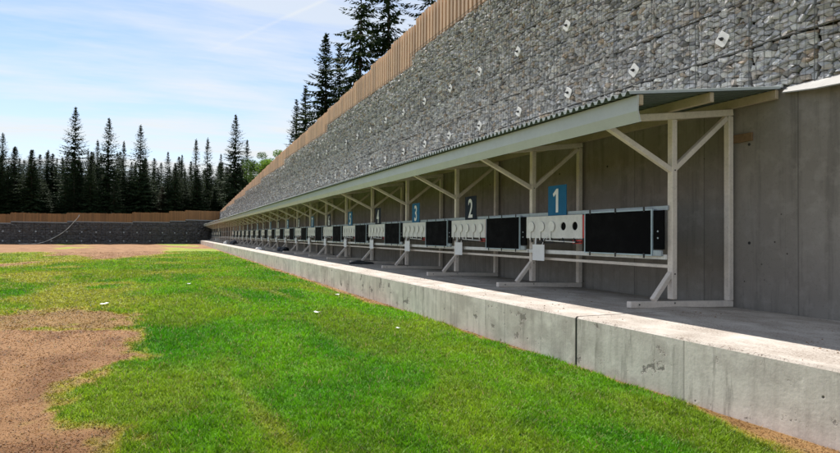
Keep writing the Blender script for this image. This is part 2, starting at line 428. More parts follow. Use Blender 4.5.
def make_grass():
    # blades in the area before the camera; density falls with distance
    n = 1050000
    u = rng.random(n)
    d0, d1 = 1.6, 48.0
    d = np.exp(math.log(d0) + u * math.log(d1 / d0))        # ~1/d per radius -> 1/d^2 per area
    ang = math.radians(23.2) + (rng.random(n) - 0.5) * math.radians(98)
    x = d * np.sin(ang); y = d * np.cos(ang)
    ok = (x < KX - 0.005) & (y > 0.6)
    x, y, d = x[ok], y[ok], d[ok]
    dr = dryness(x, y)
    keep = rng.random(len(x)) > sstep(0.25, 1.0, dr) * 0.50
    x, y, d, dr = x[keep], y[keep], d[keep], dr[keep]
    n = len(x)
    sc = np.maximum(1, d / 5.0)
    clump = fbm(x * 6, y * 6, 101, 3)
    h = (0.014 + 0.024 * rng.random(n)) * (0.65 + 0.8 * clump) * (1 - 0.66 * dr) * np.where(rng.random(n) < 0.06, 1.7, 1.0) * np.minimum(sc, 2.2) ** 0.5
    w = (0.0022 + 0.0022 * rng.random(n)) * np.minimum(sc, 6) * (1 + 0.3 * dr)
    a = rng.random(n) * 2 * PI; lean = (0.25 + 0.9 * rng.random(n) + 0.9 * dr) * h; la = rng.random(n) * 2 * PI
    ca, sa = np.cos(a) * w, np.sin(a) * w
    z0 = GZ + (fbm(x * 2.2, y * 2.2, 91) - 0.5) * 0.03 - 0.004
    p0 = np.stack([x - ca, y - sa, z0], 1); p1 = np.stack([x + ca, y + sa, z0], 1)
    mx = x + np.cos(la) * lean * 0.35; my = y + np.sin(la) * lean * 0.35
    p2 = np.stack([mx + ca * .7, my + sa * .7, z0 + h * 0.6], 1); p3 = np.stack([mx - ca * .7, my - sa * .7, z0 + h * 0.6], 1)
    p4 = np.stack([x + np.cos(la) * lean, y + np.sin(la) * lean, z0 + h], 1)
    V = np.stack([p0, p1, p2, p3, p4], 1).reshape(-1, 3)
    b = np.arange(n) * 5
    F = np.stack([b, b + 1, b + 2, b + 3, b + 3, b + 2, b + 4], 1).ravel()
    L = np.tile([4, 3], n)
    c = field_col(x, y, dr)
    r = rng.random(n)[:, None]
    straw = np.array([0.30, 0.25, 0.10])
    c = c * (0.50 + 0.55 * rng.random(n)[:, None] + 0.40 * sstep(0.3, 0.7, fbm(x * 14, y * 9, 131, 3))[:, None])
    c = np.where(r < 0.055 + 0.04 * dr[:, None], straw * (0.7 + 0.6 * rng.random(n)[:, None]), c)
    c = np.where((r > 0.985) & (dr[:, None] < 0.6), np.array([0.05, 0.13, 0.045]), c)
    me = np_mesh('grass', V, F, L, M['grass'], False, np.repeat(c, 5, axis=0))
    o = link('grass', me); tag(o, 'short mown grass, green with straw coloured dry patches, covering the field', 'grass', kind='stuff')
make_grass()

# ------------------------------------------------------------------ platform (slab with its kerb face)
def make_platform():
    root = thing('concrete_platform', 'long pale concrete platform with upright kerb face carrying the target frames', 'platform', (0, 0, 0))
    root['kind'] = 'structure'
    joints = [Y0, 4.768] + [4.768 + 12.4 * i for i in range(1, 7)] + [Y_END]
    prof = [(KX, GZ - 0.25), (KX, -0.018), (KX + 0.018, 0.0), (PX, 0.0), (WX + 0.03, -0.055), (WX + 0.03, GZ - 0.25)]
    for a, b in zip(joints[:-1], joints[1:]):
        mb = MB(); n = len(prof); a += 0.015; b -= 0.015
        vs = [(x, a, z) for x, z in prof] + [(x, b, z) for x, z in prof]
        fs = [(i, i + 1, n + i + 1, n + i) for i in range(n - 1)] + [tuple(range(n)), tuple(range(2 * n - 1, n - 1, -1))]
        mb.add(vs, fs); mb.build('slab_section', M['kerb'], root)
    fl = MB()
    for j in joints[1:-1]: fl.box(KX + 0.005, WX, j - 0.0149, j + 0.0149, GZ - 0.2, -0.066)
    for j in joints[1:-1]: fl.box(KX + 0.005, PX - .1, j - 0.0149, j + 0.0149, -0.066, -0.010)
    fl.build('joint_filler', M['dark'], root)
    # grit crumbs on the sunlit edge
    g = MB()
    for i in range(1300):
        y = 1.5 + 16 * random.random() ** 1.6; x = KX + 0.05 + random.random() * 1.6
        if fbm(np.array([x * 1.5]), np.array([y * 0.8]), 7)[0] < 0.47: continue
        s = 0.003 + 0.008 * random.random() ** 3; a = random.random() * PI
        pts = [(x + math.cos(a + k * 2.1) * s * (1 + random.random()), y + math.sin(a + k * 2.1) * s * (1 + random.random()), -0.001) for k in range(3)]
        pts.append((x, y, s * 0.9)); g.add(pts, [(0, 1, 3), (1, 2, 3), (2, 0, 3), (2, 1, 0)])
    gr = g.build('grit', M['block'], root); gr['kind'] = 'stuff'
make_platform()

# ------------------------------------------------------------------ concrete wall behind
def make_wall():
    root = thing('concrete_wall', 'grey cast concrete wall behind the target frames, below the stone cages', 'wall')
    mb = MB()
    mb.box(WX, WX + 0.5, 4.45, 97, GZ - 0.3, 2.53)
    pr = [(WX, GZ - 0.3), (WX, 2.53), (GX + 0.02, 2.53), (WX + 0.5, 2.53), (WX + 0.5, GZ - 0.3)]
    # near stretch with the sloping mortar edge along its top
    ys = [4.449, 3.85, 2.5, 0.0, Y0]; drop = [0.004] * 5
    n = 5; vs = []
    for y, d in zip(ys, drop):
        vs += [(WX, y, GZ - 0.3), (WX, y, 2.53 - d), (GX + 0.03, y, 2.53), (WX + 0.5, y, 2.53), (WX + 0.5, y, GZ - 0.3)]
    fw = []; fm = []
    for i in range(len(ys) - 1):
        for k in range(4):
            q = (i * n + k, i * n + k + 1, (i + 1) * n + k + 1, (i + 1) * n + k)
            (fm if k == 1 else fw).append(q)
    fw.append(tuple(range((len(ys) - 1) * n, len(ys) * n)))
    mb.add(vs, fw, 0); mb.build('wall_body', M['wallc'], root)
    m2 = MB(); m2.add([(v[0], v[1], v[2]) for v in vs], fm); m2.build('mortar_edge', M['mortar'], root)
    cp = MB(); vs = []
    for y, x, z in ((4.44, 6.39, 2.478), (4.0, 6.29, 2.415), (3.4, 6.245, 2.385), (Y0, 6.245, 2.38)):
        vs += [(GX - 0.03, y, 2.556), (x, y, z), (x + 0.004, y, z - 0.012), (GX - 0.03, y, 2.540)]
    fs = [(i * 4 + k, i * 4 + (k + 1) % 4, i * 4 + 4 + (k + 1) % 4, i * 4 + 4 + k) for i in range(3) for k in range(4)] + [(0, 1, 2, 3), (15, 14, 13, 12)]
    cp.add(vs, fs); cp.build('sloping_coping', M['mortar'], root)  # overhang shaped to keep the wall below it in shade
    ties = MB()
    for i in range(70):
        y = 2.35 + 1.25 * i
        for z in (0.75, 1.95): ties.disc((WX + 0.003, y + 0.05, z), (-1, 0, 0), 0.018, 0.006, 10)
    ties.build('tie_hole', M['dark'], root)
make_wall()

bk = MB(); bk.box(-0.03, 0, -0.135, 0.135, -0.05, 0.05)
o = bk.build('wooden_block', M['block'], None, bevel=0.004); o.location = (WX - 0.001, 4.98, 2.04)
tag(o, 'small brown timber block fixed to the concrete wall beside the nearest frame', 'timber block')

# ------------------------------------------------------------------ gabion stones
def clip(poly, px, py, nx, ny):
    out = []; n = len(poly)
    for i in range(n):
        a = poly[i]; b = poly[(i + 1) % n]
        da = (a[0] - px) * nx + (a[1] - py) * ny; db = (b[0] - px) * nx + (b[1] - py) * ny
        if da <= 0: out.append(a)
        if (da < 0 < db) or (db < 0 < da):
            t = da / (da - db); out.append((a[0] + (b[0] - a[0]) * t, a[1] + (b[1] - a[1]) * t))
    return out
def stones_cell(w, h, sw, sh):
    """irregular packed stone outlines in a w x h cage, as polygons in (u, v)"""
    nu = max(2, round(w / sw)); nv = max(2, round(h / sh)); pts = []
    for j in range(nv):
        for i in range(nu):
            pts.append(((i + 0.5 + 0.5 * (j % 2) - 0.25 + random.uniform(-.44, .44)) * w / nu, (j + 0.5 + random.uniform(-.40, .40)) * h / nv))
    ex = random.sample(range(len(pts)), len(pts) // 12)
    pts = [p for i, p in enumerate(pts) if i not in ex] + [(random.random() * w, random.random() * h) for _ in range(len(pts) // 10)]
    asp = (w / nu) / (h / nv)
    res = []
    for i, p in enumerate(pts):
        poly = [(0.010, 0.013), (w - .010, 0.013), (w - .010, h - .013), (0.010, h - .013)]
        for j, q in enumerate(pts):
            if i == j: continue
            dx = q[0] - p[0]; dy = (q[1] - p[1]) * asp
            if abs(dx) > 3.2 * w / nu or abs(dy) > 3.2 * w / nu: continue
            poly = clip(poly, (p[0] + q[0]) / 2, (p[1] + q[1]) / 2, dx, dy * asp)
            if len(poly) < 3: break
        if len(poly) >= 3: res.append(poly)
    return res
def add_stones(V, F, L, polys, place, depth):
    for poly in polys:
        n = len(poly); cx = sum(p[0] for p in poly) / n; cy = sum(p[1] for p in poly) / n
        sz = min(0.1, max(max(abs(p[0] - cx) for p in poly), max(abs(p[1] - cy) for p in poly)))
        if sz < 0.012: continue
        k = random.uniform(0.87, 0.975); tu = random.uniform(-.55, .55); tv = random.uniform(-.80, .50)
        out = random.uniform(-1, 1) * depth * 0.6; b = len(V)
        fr = random.uniform(0.76, 0.93); ou = random.uniform(-.12, .12) * sz; ov = random.uniform(-.15, .15) * sz
        rings = []
        for (sc, dz, jit) in ((k * 0.97, -0.07, 0), (k, 0.000, 0.07), (k * fr, 0.016, 0.10)):
            for (u, v) in poly:
                du, dv = (u - cx) * sc, (v - cy) * sc
                j = 1 + random.uniform(-jit, jit)
                zz = out + dz * (0.6 + 4 * sz) + (0 if jit == 0 else (tu * du + tv * dv)) + random.uniform(-.004, .004)
                o2 = 1.0 if jit == 0.10 else 0.0
                V.append(place(cx + du * j + ou * o2, cy + dv * j + ov * o2, zz))
        V.append(place(cx + ou, cy + ov, out + 0.018 * (0.6 + 4 * sz) + random.uniform(-.005, .007)))
        for r in (0, 1):
            for i in range(n):
                F += [b + r * n + i, b + r * n + (i + 1) % n, b + (r + 1) * n + (i + 1) % n, b + (r + 1) * n + i]; L.append(4)
        for i in range(n):
            F += [b + 2 * n + i, b + 2 * n + (i + 1) % n, b + 3 * n]; L.append(3)

CW, CH = 0.79, 0.618
def make_gabion():
    root = thing('gabion_wall', 'tall stepped wall of wire cages filled with grey stones above the canopy', 'gabion wall')
    V, F, L = [], [], []
    y = 1.0 + 0.25 - 0.79 * 3          # cage seams fall at 4.13 + 0.79 k
    y = 4.13 - 0.79 * 5
    wires = MB(); back = MB(); seg = []
    while y < 96:
        top = float(gab_top(y + CW / 2)); z = 2.53; r = 0
        while z < top - 0.05:
            hh = min(CH, top - z)
            g = min(1, max(0, (y - 8) / 60)); sw, sh = 0.094 + 0.085 * g, 0.054 + 0.052 * g
            set_b = random.uniform(-0.008, 0.012) + 0.012 * r
            polys = stones_cell(CW, hh, sw, sh)
            add_stones(V, F, L, polys, lambda u, v, d, y=y, z=z, s=set_b: (GX + s - d, y + CW - u, z + v), 0.045)
            z += hh; r += 1
        y += CW
    me = np_mesh('stone_fill', np.array(V), F, L, M['stone'])
    so = link('stone_fill', me, root)
    # dark backing core, shade of the stone gaps put into its colour
    yy = -10.0; core = MB()
    k0 = [-10.0] + [-5 + 10.5 * i for i in range(0, 11)]
    for a, b in zip(k0[:-1], k0[1:]):
        t = float(gab_top((a + b) / 2)); core.box(GX + 0.085, GX + 0.9, a + 0.0015, b - 0.0015, 2.533, t - 0.02)
    core.build('backing_core', M['backing'], root)
    # welded wire mesh with seams of the cages
    def ww(a, b, r):
        a = Vector(a); b = Vector(b); d = (b - a).normalized(); s = Vector((1, 0, 0)); t = d.cross(s)
        vs = [p + q * r for p in (a, b) for q in (-s, s * 0.5 + t * 0.87, s * 0.5 - t * 0.87)]
        wires.add(vs, [(0, 1, 4, 3), (1, 2, 5, 4), (2, 0, 3, 5)])
    y = 4.13 - 0.79 * 5
    while y < 95:
        for k in range(8):
            yy = y + k * CW / 8; r = 0.0030 if k else 0.0055
            ww((GX - 0.052, yy, 2.53), (GX - 0.030, yy, float(gab_top(yy))), r)
        y += CW
    zz = 2.53; i = 0
    while zz < 6.3:
        for a, b in zip(k0[:-1], k0[1:]):
            if a > 95: continue
            if zz < float(gab_top((a + b) / 2)) + 0.01: ww((GX - 0.050, a, zz), (GX - 0.050, b, zz), 0.0032 if i % 6 else 0.006)
        zz += CH / 6; i += 1
    wires.build('wire_mesh', M['galv'], root)
    # anchor plates, two rows
    pm = MB()
    w, t = 0.084, 0.012; c = [( -w, -w * .78), (w, -w * .78), (w, w * .78), (-w, w * .78)]
    an = math.radians(38); poly = []
    for (a, b2) in c:
        for q in (0.75, 1.0):
            pass
    R = 0.03; corner = []
    for (sx, sy) in ((-1, -1), (1, -1), (1, 1), (-1, 1)):
        base = {(-1, -1): 180, (1, -1): 270, (1, 1): 0, (-1, 1): 90}[(sx, sy)]
        for s in range(4):
            g = math.radians(base + 30 * s)
            corner.append((sx * (w - R) + math.cos(g) * R, sy * (w * 1.0 - R) + math.sin(g) * R))
    rot = [(a * math.cos(an) - b2 * math.sin(an), a * math.sin(an) + b2 * math.cos(an)) for a, b2 in corner]
    n = len(rot)
    pm.add([(0, a, b2) for a, b2 in rot] + [(-t, a, b2) for a, b2 in rot], [tuple(range(n)), tuple(range(2 * n - 1, n - 1, -1))] + [(i, (i + 1) % n, n + (i + 1) % n, n + i) for i in range(n)])
    pme = pm.mesh('anchor_plate', M['white_paint'], bevel=0.002)
    nm = MB(); nm.tube([(-t, 0, 0), (-t - 0.022, 0, 0)], 0.024, 6); nm.tube([(-t - 0.0221, 0, 0), (-t - 0.055, 0, 0)], 0.012, 8)
    nme = nm.mesh('anchor_nut', M['dark'])
    cnt = 0
    for i in range(52):
        y = 5.28 - 1.6 + 1.6 * i * 0.995
        for z in (3.36, 4.60):
            if y > 28 or (z > 4 and y < 6): continue
            p = link('anchor_plate', pme, root); p.location = (GX - 0.058, y + random.uniform(-.04, .04), z + random.uniform(-.03, .03))
            p.rotation_euler = (random.uniform(-.15, .15), 0, 0)
            q = link('nut', nme, p); cnt += 1
make_gabion()

# ------------------------------------------------------------------ fence on the gabion wall
def fence_panel(a, b, zb, zt, f, m, pitch=0.2, w=0.105, jitter=0.02, th=0.09):
    """slats of one panel; f(t, off) -> (x, y) along the fence line at distance t, off = outward (behind)"""
    mb = MB(); n = max(1, round((b - a) / pitch)); pitch = (b - a) / n
    for i in range(n):
        tt = a + pitch * (i + 0.5) + random.uniform(-.006, .006)
        p0 = f(tt - w / 2, -0.033); p1 = f(tt + w / 2, -0.033); q0 = f(tt - w / 2, -0.033 - th); q1 = f(tt + w / 2, -0.033 - th)
        jt = random.uniform(-jitter, jitter)
        vs = [(*p0, zb), (*p1, zb), (*q1, zb), (*q0, zb), (*p0, zt + jt), (*p1, zt + jt), (*q1, zt + jt), (*q0, zt + jt)]
        mb.add(vs, [(0, 1, 2, 3), (4, 5, 6, 7), (0, 1, 5, 4), (1, 2, 6, 5), (2, 3, 7, 6), (3, 0, 4, 7)])
        tt += pitch / 2          # board on the back of the rails, covering the gap
        if tt + w / 2 > b: continue
        p0 = f(tt - w / 2, 0.033); p1 = f(tt + w / 2, 0.033); q0 = f(tt - w / 2, 0.06); q1 = f(tt + w / 2, 0.06)
        vs = [(*p0, zb), (*p1, zb), (*q1, zb), (*q0, zb), (*p0, zt - .02), (*p1, zt - .02), (*q1, zt - .02), (*q0, zt - .02)]
        mb.add(vs, [(0, 1, 2, 3), (4, 5, 6, 7), (0, 1, 5, 4), (1, 2, 6, 5), (2, 3, 7, 6), (3, 0, 4, 7)])
    return mb
def make_fence_right():
    root = thing('wooden_fence', 'light larch slat fence stepping down along the top of the tall stone wall', 'fence')
    fx = GX + 0.16
    f = lambda t, off: (fx + off, t)
    slats = MB(); rails = MB(); pm = MB(); pm.box(0.062, 0.15, -0.045, 0.045, -1.35, -0.05); pme = pm.mesh('fence_post', M['slat'])
    y = -1.0; k = 0; H = 1.12
    while y < 95:
        b = y + 2.1
        zt = float(np.interp(y + 1, [-2, 14, 22, 30.5, 39, 60, 91], [7.8, 7.29, 6.78, 6.42, 6.22, 5.40, 4.25]))
        zb = float(gab_top(y + 1.05)) - 0.05
        zb = min(zb, float(gab_top(y)) - 0.0)
        p = fence_panel(y, b, float(min(gab_top(y + 0.01), gab_top(b - 0.01))) + 0.004, zt, f, None)
        slats.add(p.v, p.f)
        for zz in (max(zt - 0.9, float(gab_top(y)) + 0.08), zt - 0.18): rails.box(fx - 0.032, fx + 0.032, y, b, zz - 0.04, zz + 0.04)
        pp = link('fence_post', pme, root); pp.location = (fx, y, zt)
        y = b; k += 1
    slats.build('slat_panel', M['slat'], root); rails.build('rail', M['slat'], root)
make_fence_right()

# ------------------------------------------------------------------ far end wall with its fence
FD = np.array([22.1, 7.0]); FD = FD / np.hypot(*FD); FNRM = np.array([FD[1], -FD[0]])     # along (to the right), towards the field
FO = np.array([-18.35, 81.48])
def fpt(t, off=0.0): return (FO[0] + FD[0] * t - FNRM[0] * off, FO[1] + FD[1] * t - FNRM[1] * off)   # off > 0 behind
FSTEP = [(-50, -30, 1.5), (-30, -16, 1.72), (-16, 1.05, 1.91), (1.05, 6.8, 2.11), (6.8, 14.35, 2.27), (14.35, 19.1, 2.42), (19.1, 21.25, 2.62), (21.25, 30, 2.84)]
def make_far_wall():
    root = thing('gabion_wall', 'low dark stone cage wall closing the far end of the field', 'gabion wall')
    V, F, L = [], [], []; core = MB(); cap = MB()
    for a, b, top in FSTEP:
        n = max(1, round((b - a) / 1.2)); w = (b - a) / n
        for i in range(n):
            t0 = a + i * w; z = GZ - 0.05
            if t0 > 26.3: continue
            while z < top - 0.05:
                hh = min(0.62, top - z)
                for poly in [stones_cell(w, hh, 0.24, 0.15)]:
                    add_stones(V, F, L, poly, lambda u, v, d, t0=t0, z=z: (*fpt(t0 + u, -d), z + v), 0.05)
                z += hh
        q = [fpt(a, 0.09), fpt(b, 0.09), fpt(b, 1.0), fpt(a, 1.0)]
        core.add([(*p, GZ - .3) for p in q] + [(*p, top - 0.02) for p in q], [(0, 1, 2, 3), (4, 5, 6, 7), (0, 1, 5, 4), (1, 2, 6, 5), (2, 3, 7, 6), (3, 0, 4, 7)])
        q = [fpt(a, -0.05), fpt(b, -0.05), fpt(b, 0.4), fpt(a, 0.4)]
        cap.add([(*p, top + .004) for p in q] + [(*p, top + 0.07) for p in q], [(0, 1, 2, 3), (4, 5, 6, 7), (0, 1, 5, 4), (1, 2, 6, 5), (2, 3, 7, 6), (3, 0, 4, 7)])
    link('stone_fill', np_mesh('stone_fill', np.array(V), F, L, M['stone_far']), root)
    core.build('backing_core', M['backing'], root); cap.build('capping_strip', M['rail'], root)
    # anchor plates
    pm = MB(); pm.box(-0.08, 0.08, -0.015, 0, -0.08, 0.08); pme = pm.mesh('anchor_plate', M['rail'])
    ang = math.atan2(FD[1], FD[0])
    for t in np.arange(-14.3, 24, 1.62):
        for z in (-0.12, 1.02):
            p = link('anchor_plate', pme, root); x, y = fpt(t, -0.075); p.location = (x, y, z); p.rotation_euler = (0, random.uniform(.3, .9), ang)
    fr = thing('wooden_fence', 'brown vertical board fence on top of the far dark stone wall', 'fence')
    sl = MB(); rl = MB(); ps = MB(); ps.box(-0.045, 0.045, -0.045, 0.045, -1.9, -0.05); pme = ps.mesh('fence_post', M['slat_far'])
    tops = {a: top for a, b, top in FSTEP}
    for a, b, top in FSTEP:
        n = max(1, round((b - a) / 2.4)); w = (b - a) / n
        for i in range(n):
            t0 = a + i * w; zt = top + 1.12 + 0.28 * sstep(6, 22, t0 + 1.0) + random.choice((0, 0.0, 0.05))
            p = fence_panel(t0, t0 + w, top + 0.075, zt, lambda t, off: fpt(t, 0.2 + off), None, 0.17, 0.13, 0.03, 0.028); sl.add(p.v, p.f)
            for zz in (top + 0.3, zt - 0.25):
                q0, q1 = fpt(t0, 0.2), fpt(t0 + w, 0.2); rl.bar((*q0, zz), (*q1, zz), 0.06, 0.08)
            pp = link('fence_post', pme, fr); pp.location = (*fpt(t0, 0.30), zt); pp.rotation_euler[2] = ang
    sl.build('slat_panel', M['slat_far'], fr); rl.build('rail', M['slat_far'], fr)
    # white tape hanging over the wall
    pts = []
    for x, z in [(-16.6, -0.485), (-15.5, -0.48), (-14.8, -0.44), (-13.9, -0.12), (-12.75, 0.60), (-11.95, 1.30), (-11.25, 2.20)]:
        t = (x - FO[0]) / FD[0]; px, py = fpt(t, -0.16); pts.append((px, py, z))
    t = (-10.7 - FO[0]) / FD[0]; px, py = fpt(t, 0.02); pts.append((px, py, 2.95)); px, py = fpt(t + .1, .3); pts.append((px, py, 3.32))
    # smooth
    fine = []
    for i in range(len(pts) - 1):
        p0 = Vector(pts[max(0, i - 1)]); p1 = Vector(pts[i]); p2 = Vector(pts[i + 1]); p3 = Vector(pts[min(len(pts) - 1, i + 2)])
        for s in range(6):
            u = s / 6; fine.append(0.5 * ((2 * p1) + (p2 - p0) * u + (2 * p0 - 5 * p1 + 4 * p2 - p3) * u * u + (3 * p1 - p0 - 3 * p2 + p3) * u ** 3))
    tb = MB(); tb.tube(fine, [0.028 + 0.025 * math.sin(i * 0.55) ** 2 for i in range(len(fine))], 6)
    o = tb.build('barrier_tape', M['tape'], None, True); tag(o, 'white twisted tape sagging from the far fence down to the field', 'tape')
make_far_wall()

# ------------------------------------------------------------------ canopy
def roof_z(x): return 2.24 + 0.1326 * (x - 4.30)
CY0, CY1 = 4.47, 89.2
def make_canopy():
    root = thing('canopy_roof', 'long lean-to canopy of corrugated sheet with pale green-grey fascia over the targets', 'canopy')
    pitch, amp = 0.106, 0.021
    prof = []
    y = CY0; i = 0
    while y < CY1:
        for (t, z) in ((0, -1), (0.18, -0.9), (0.34, 0.75), (0.42, 1), (0.58, 1), (0.66, 0.75), (0.82, -0.9)):
            prof.append((y + t * pitch, z * amp))
        y += pitch
    n = len(prof); V = []; F = []
    xs = (4.20, 5.3, WX - 0.012)
    for off in (0.0275, 0.0262):
        for x in xs:
            for (py, pz) in prof: V.append((x, py, roof_z(x) + off + pz))
    for layer in (0, 1):
        b0 = layer * 3 * n
        for r in range(2):
            for k in range(n - 1):
                a = b0 + r * n + k; F.append((a, a + 1, a + n + 1, a + n))
    for k in range(n - 1): F.append((k, k + 1, 3 * n + k + 1, 3 * n + k))
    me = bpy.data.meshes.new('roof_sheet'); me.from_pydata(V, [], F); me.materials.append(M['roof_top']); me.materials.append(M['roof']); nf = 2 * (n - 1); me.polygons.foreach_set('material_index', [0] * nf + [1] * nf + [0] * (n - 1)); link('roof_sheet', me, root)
    for x in (4.345, 5.36, 6.40):
        zt = roof_z(x) + 0.002; p = MB(); p.box(x - 0.028, x + 0.028, CY0 + 0.012 + (0.02 if x > 5 else 0), CY1 - 0.02, zt - 0.105, zt)
        p.build('purlin', M['purlin'], root, bevel=0.004)
    # folded fascia in sheets of 4 m
    y = CY0; j = 0
    while y < CY1 - 0.1:
        b = min(y + 4.0, CY1); x = 4.285 - 0.0012 * (j % 2)
        pr = [(x, 2.234), (x - 0.004, 2.075), (x + 0.030, 1.966), (x + 0.045, 1.969), (x + 0.012, 2.08), (x + 0.016, 2.234)]
        m = MB(); vs = [(a, y, z) for a, z in pr] + [(a, b + 0.02, z) for a, z in pr]; k = 6
        m.add(vs, [(q, (q + 1) % k, k + (q + 1) % k, k + q) for q in range(k)] + [tuple(range(k)), tuple(range(2 * k - 1, k - 1, -1))])
        m.build('fascia', M['fascia'], root); y = b; j += 1
    fl = MB(); fl.box(WX - 0.03, WX - 0.001, CY0, CY1, 2.548, 2.585); fl.build('flashing', M['fascia'], root)
make_canopy()

# ------------------------------------------------------------------ repeated frames and targets
ORD = ['zeroth', 'first', 'second', 'third', 'fourth', 'fifth', 'sixth', 'seventh', 'eighth', 'ninth', 'tenth', 'eleventh', 'twelfth', 'thirteenth', 'fourteenth', 'fifteenth', 'sixteenth', 'seventeenth', 'eighteenth', 'nineteenth', 'twentieth', 'twenty-first', 'twenty-second', 'twenty-third', 'twenty-fourth', 'twenty-fifth', 'twenty-sixth', 'twenty-seventh', 'twenty-eighth', 'twenty-ninth', 'thirtieth', 'thirty-first']
EMPTY = (20, 21, 22, 23, 24)

def make_frame():
    root = thing('canopy_frame', 'cream steel canopy frame nearest the viewer, at the open end of the canopy', 'steel frame', (0, post_y(1), 0), 'steel frames carrying the canopy')
    s = 0.078; h = s / 2; m = M['frame']; bv = 0.006
    def bz(x): return 2.235 + 0.1326 * (x - 5.36)
    b = MB(); b.box(PX - h, PX + h, -h, h, 0.082, bz(PX) - h - 0.004); fp = b.build('front_post', m, root, bevel=bv)
    b = MB(); b.box(BX - h, BX + h, -h, h, 0.036, bz(BX) - h - 0.006); b.build('back_post', m, root, bevel=bv)
    b = MB(); b.bar((4.40, 0, bz(4.40)), (BX + h, 0, bz(BX + h)), s, s); b.build('top_beam', m, root, bevel=bv)
    b = MB(); b.bar((4.78, 0, 0.0405), (BX + h, 0, -0.006), s - .004, s - .004); b.build('foot_beam', m, root, bevel=bv)
    t = 0.062
    b = MB(); b.bar((PX - h + .015, 0, 1.60), (4.43, 0, 2.055), t, t); b.build('eave_brace', m, root, bevel=bv)
    b = MB(); b.bar((PX + h - .015, 0, 1.62), (BX - h - 0.01, 0, bz(BX) - h - .03), t, t); b.build('wall_brace', m, root, bevel=bv)
    b = MB(); b.bar((PX - h + .012, 0, 0.385), (5.14, 0, 0.075), t, t); b.build('foot_brace', m, root, bevel=bv)
    b = MB(); b.disc((0, 0, 0), (0, -1, 0), 0.009, 0.006, 6); bme = b.mesh('bolt', M['dark'])
    for (x, z) in ((PX, 1.60), (PX, 0.38), (PX, 0.04), (4.9, 0.04)):
        q = link('bolt', bme, root); q.location = (x, -h - 0.0005, z)
    return root
frame = make_frame()
for k in range(2, NL + 2):
    y = post_y(k)
    if k <= 20: lab = f'cream steel canopy frame at the left end of the {ORD[k-1]} white target from near'
    elif k <= 25: lab = f'cream steel canopy frame, {ORD[k]} from near, in the stretch without targets'
    else: lab = f'cream steel canopy frame among tiny far targets, {ORD[k]} from the near end'
    copy_tree(frame, (0, y, 0), lab)

def make_rails():
    root = thing('target_rail', 'horizontal rails of the nearest bay, between the first two frames', 'rails', (0, post_y(2), 0), 'rail sets between the frames')
    Lb = LANE - 0.08
    b = MB(); b.box(5.368, 5.398, -Lb - 0.075, -0.005, 1.130, 1.185); b.build('upper_rail', M['rail'], root, bevel=0.004)
    b = MB(); b.box(5.362, 5.400, -Lb - 0.05, 0.06 - 0.065, 0.545, 0.605); b.build('middle_rail', M['white_paint'], root, bevel=0.005)
    b = MB(); b.box(PX - 0.02, PX + 0.02, -Lb - 0.04, -0.04, 0.445, 0.485); b.build('lower_rail', M['frame'], root, bevel=0.004)
    return root
rails0 = make_rails()
for ch in rails0.children:      # the first bay is a little longer than the others
    pass
for k in range(2, NL + 1):
    if k in EMPTY: lab = f'horizontal rails of the {ORD[k]} bay from the near end, without a target'
    else: lab = f'horizontal rails behind the {ORD[k]} target from the near end'
    copy_tree(rails0, (0, post_y(k + 1), 0), lab)
rails0.scale = (1, (post_y(2) - post_y(1)) / LANE, 1)

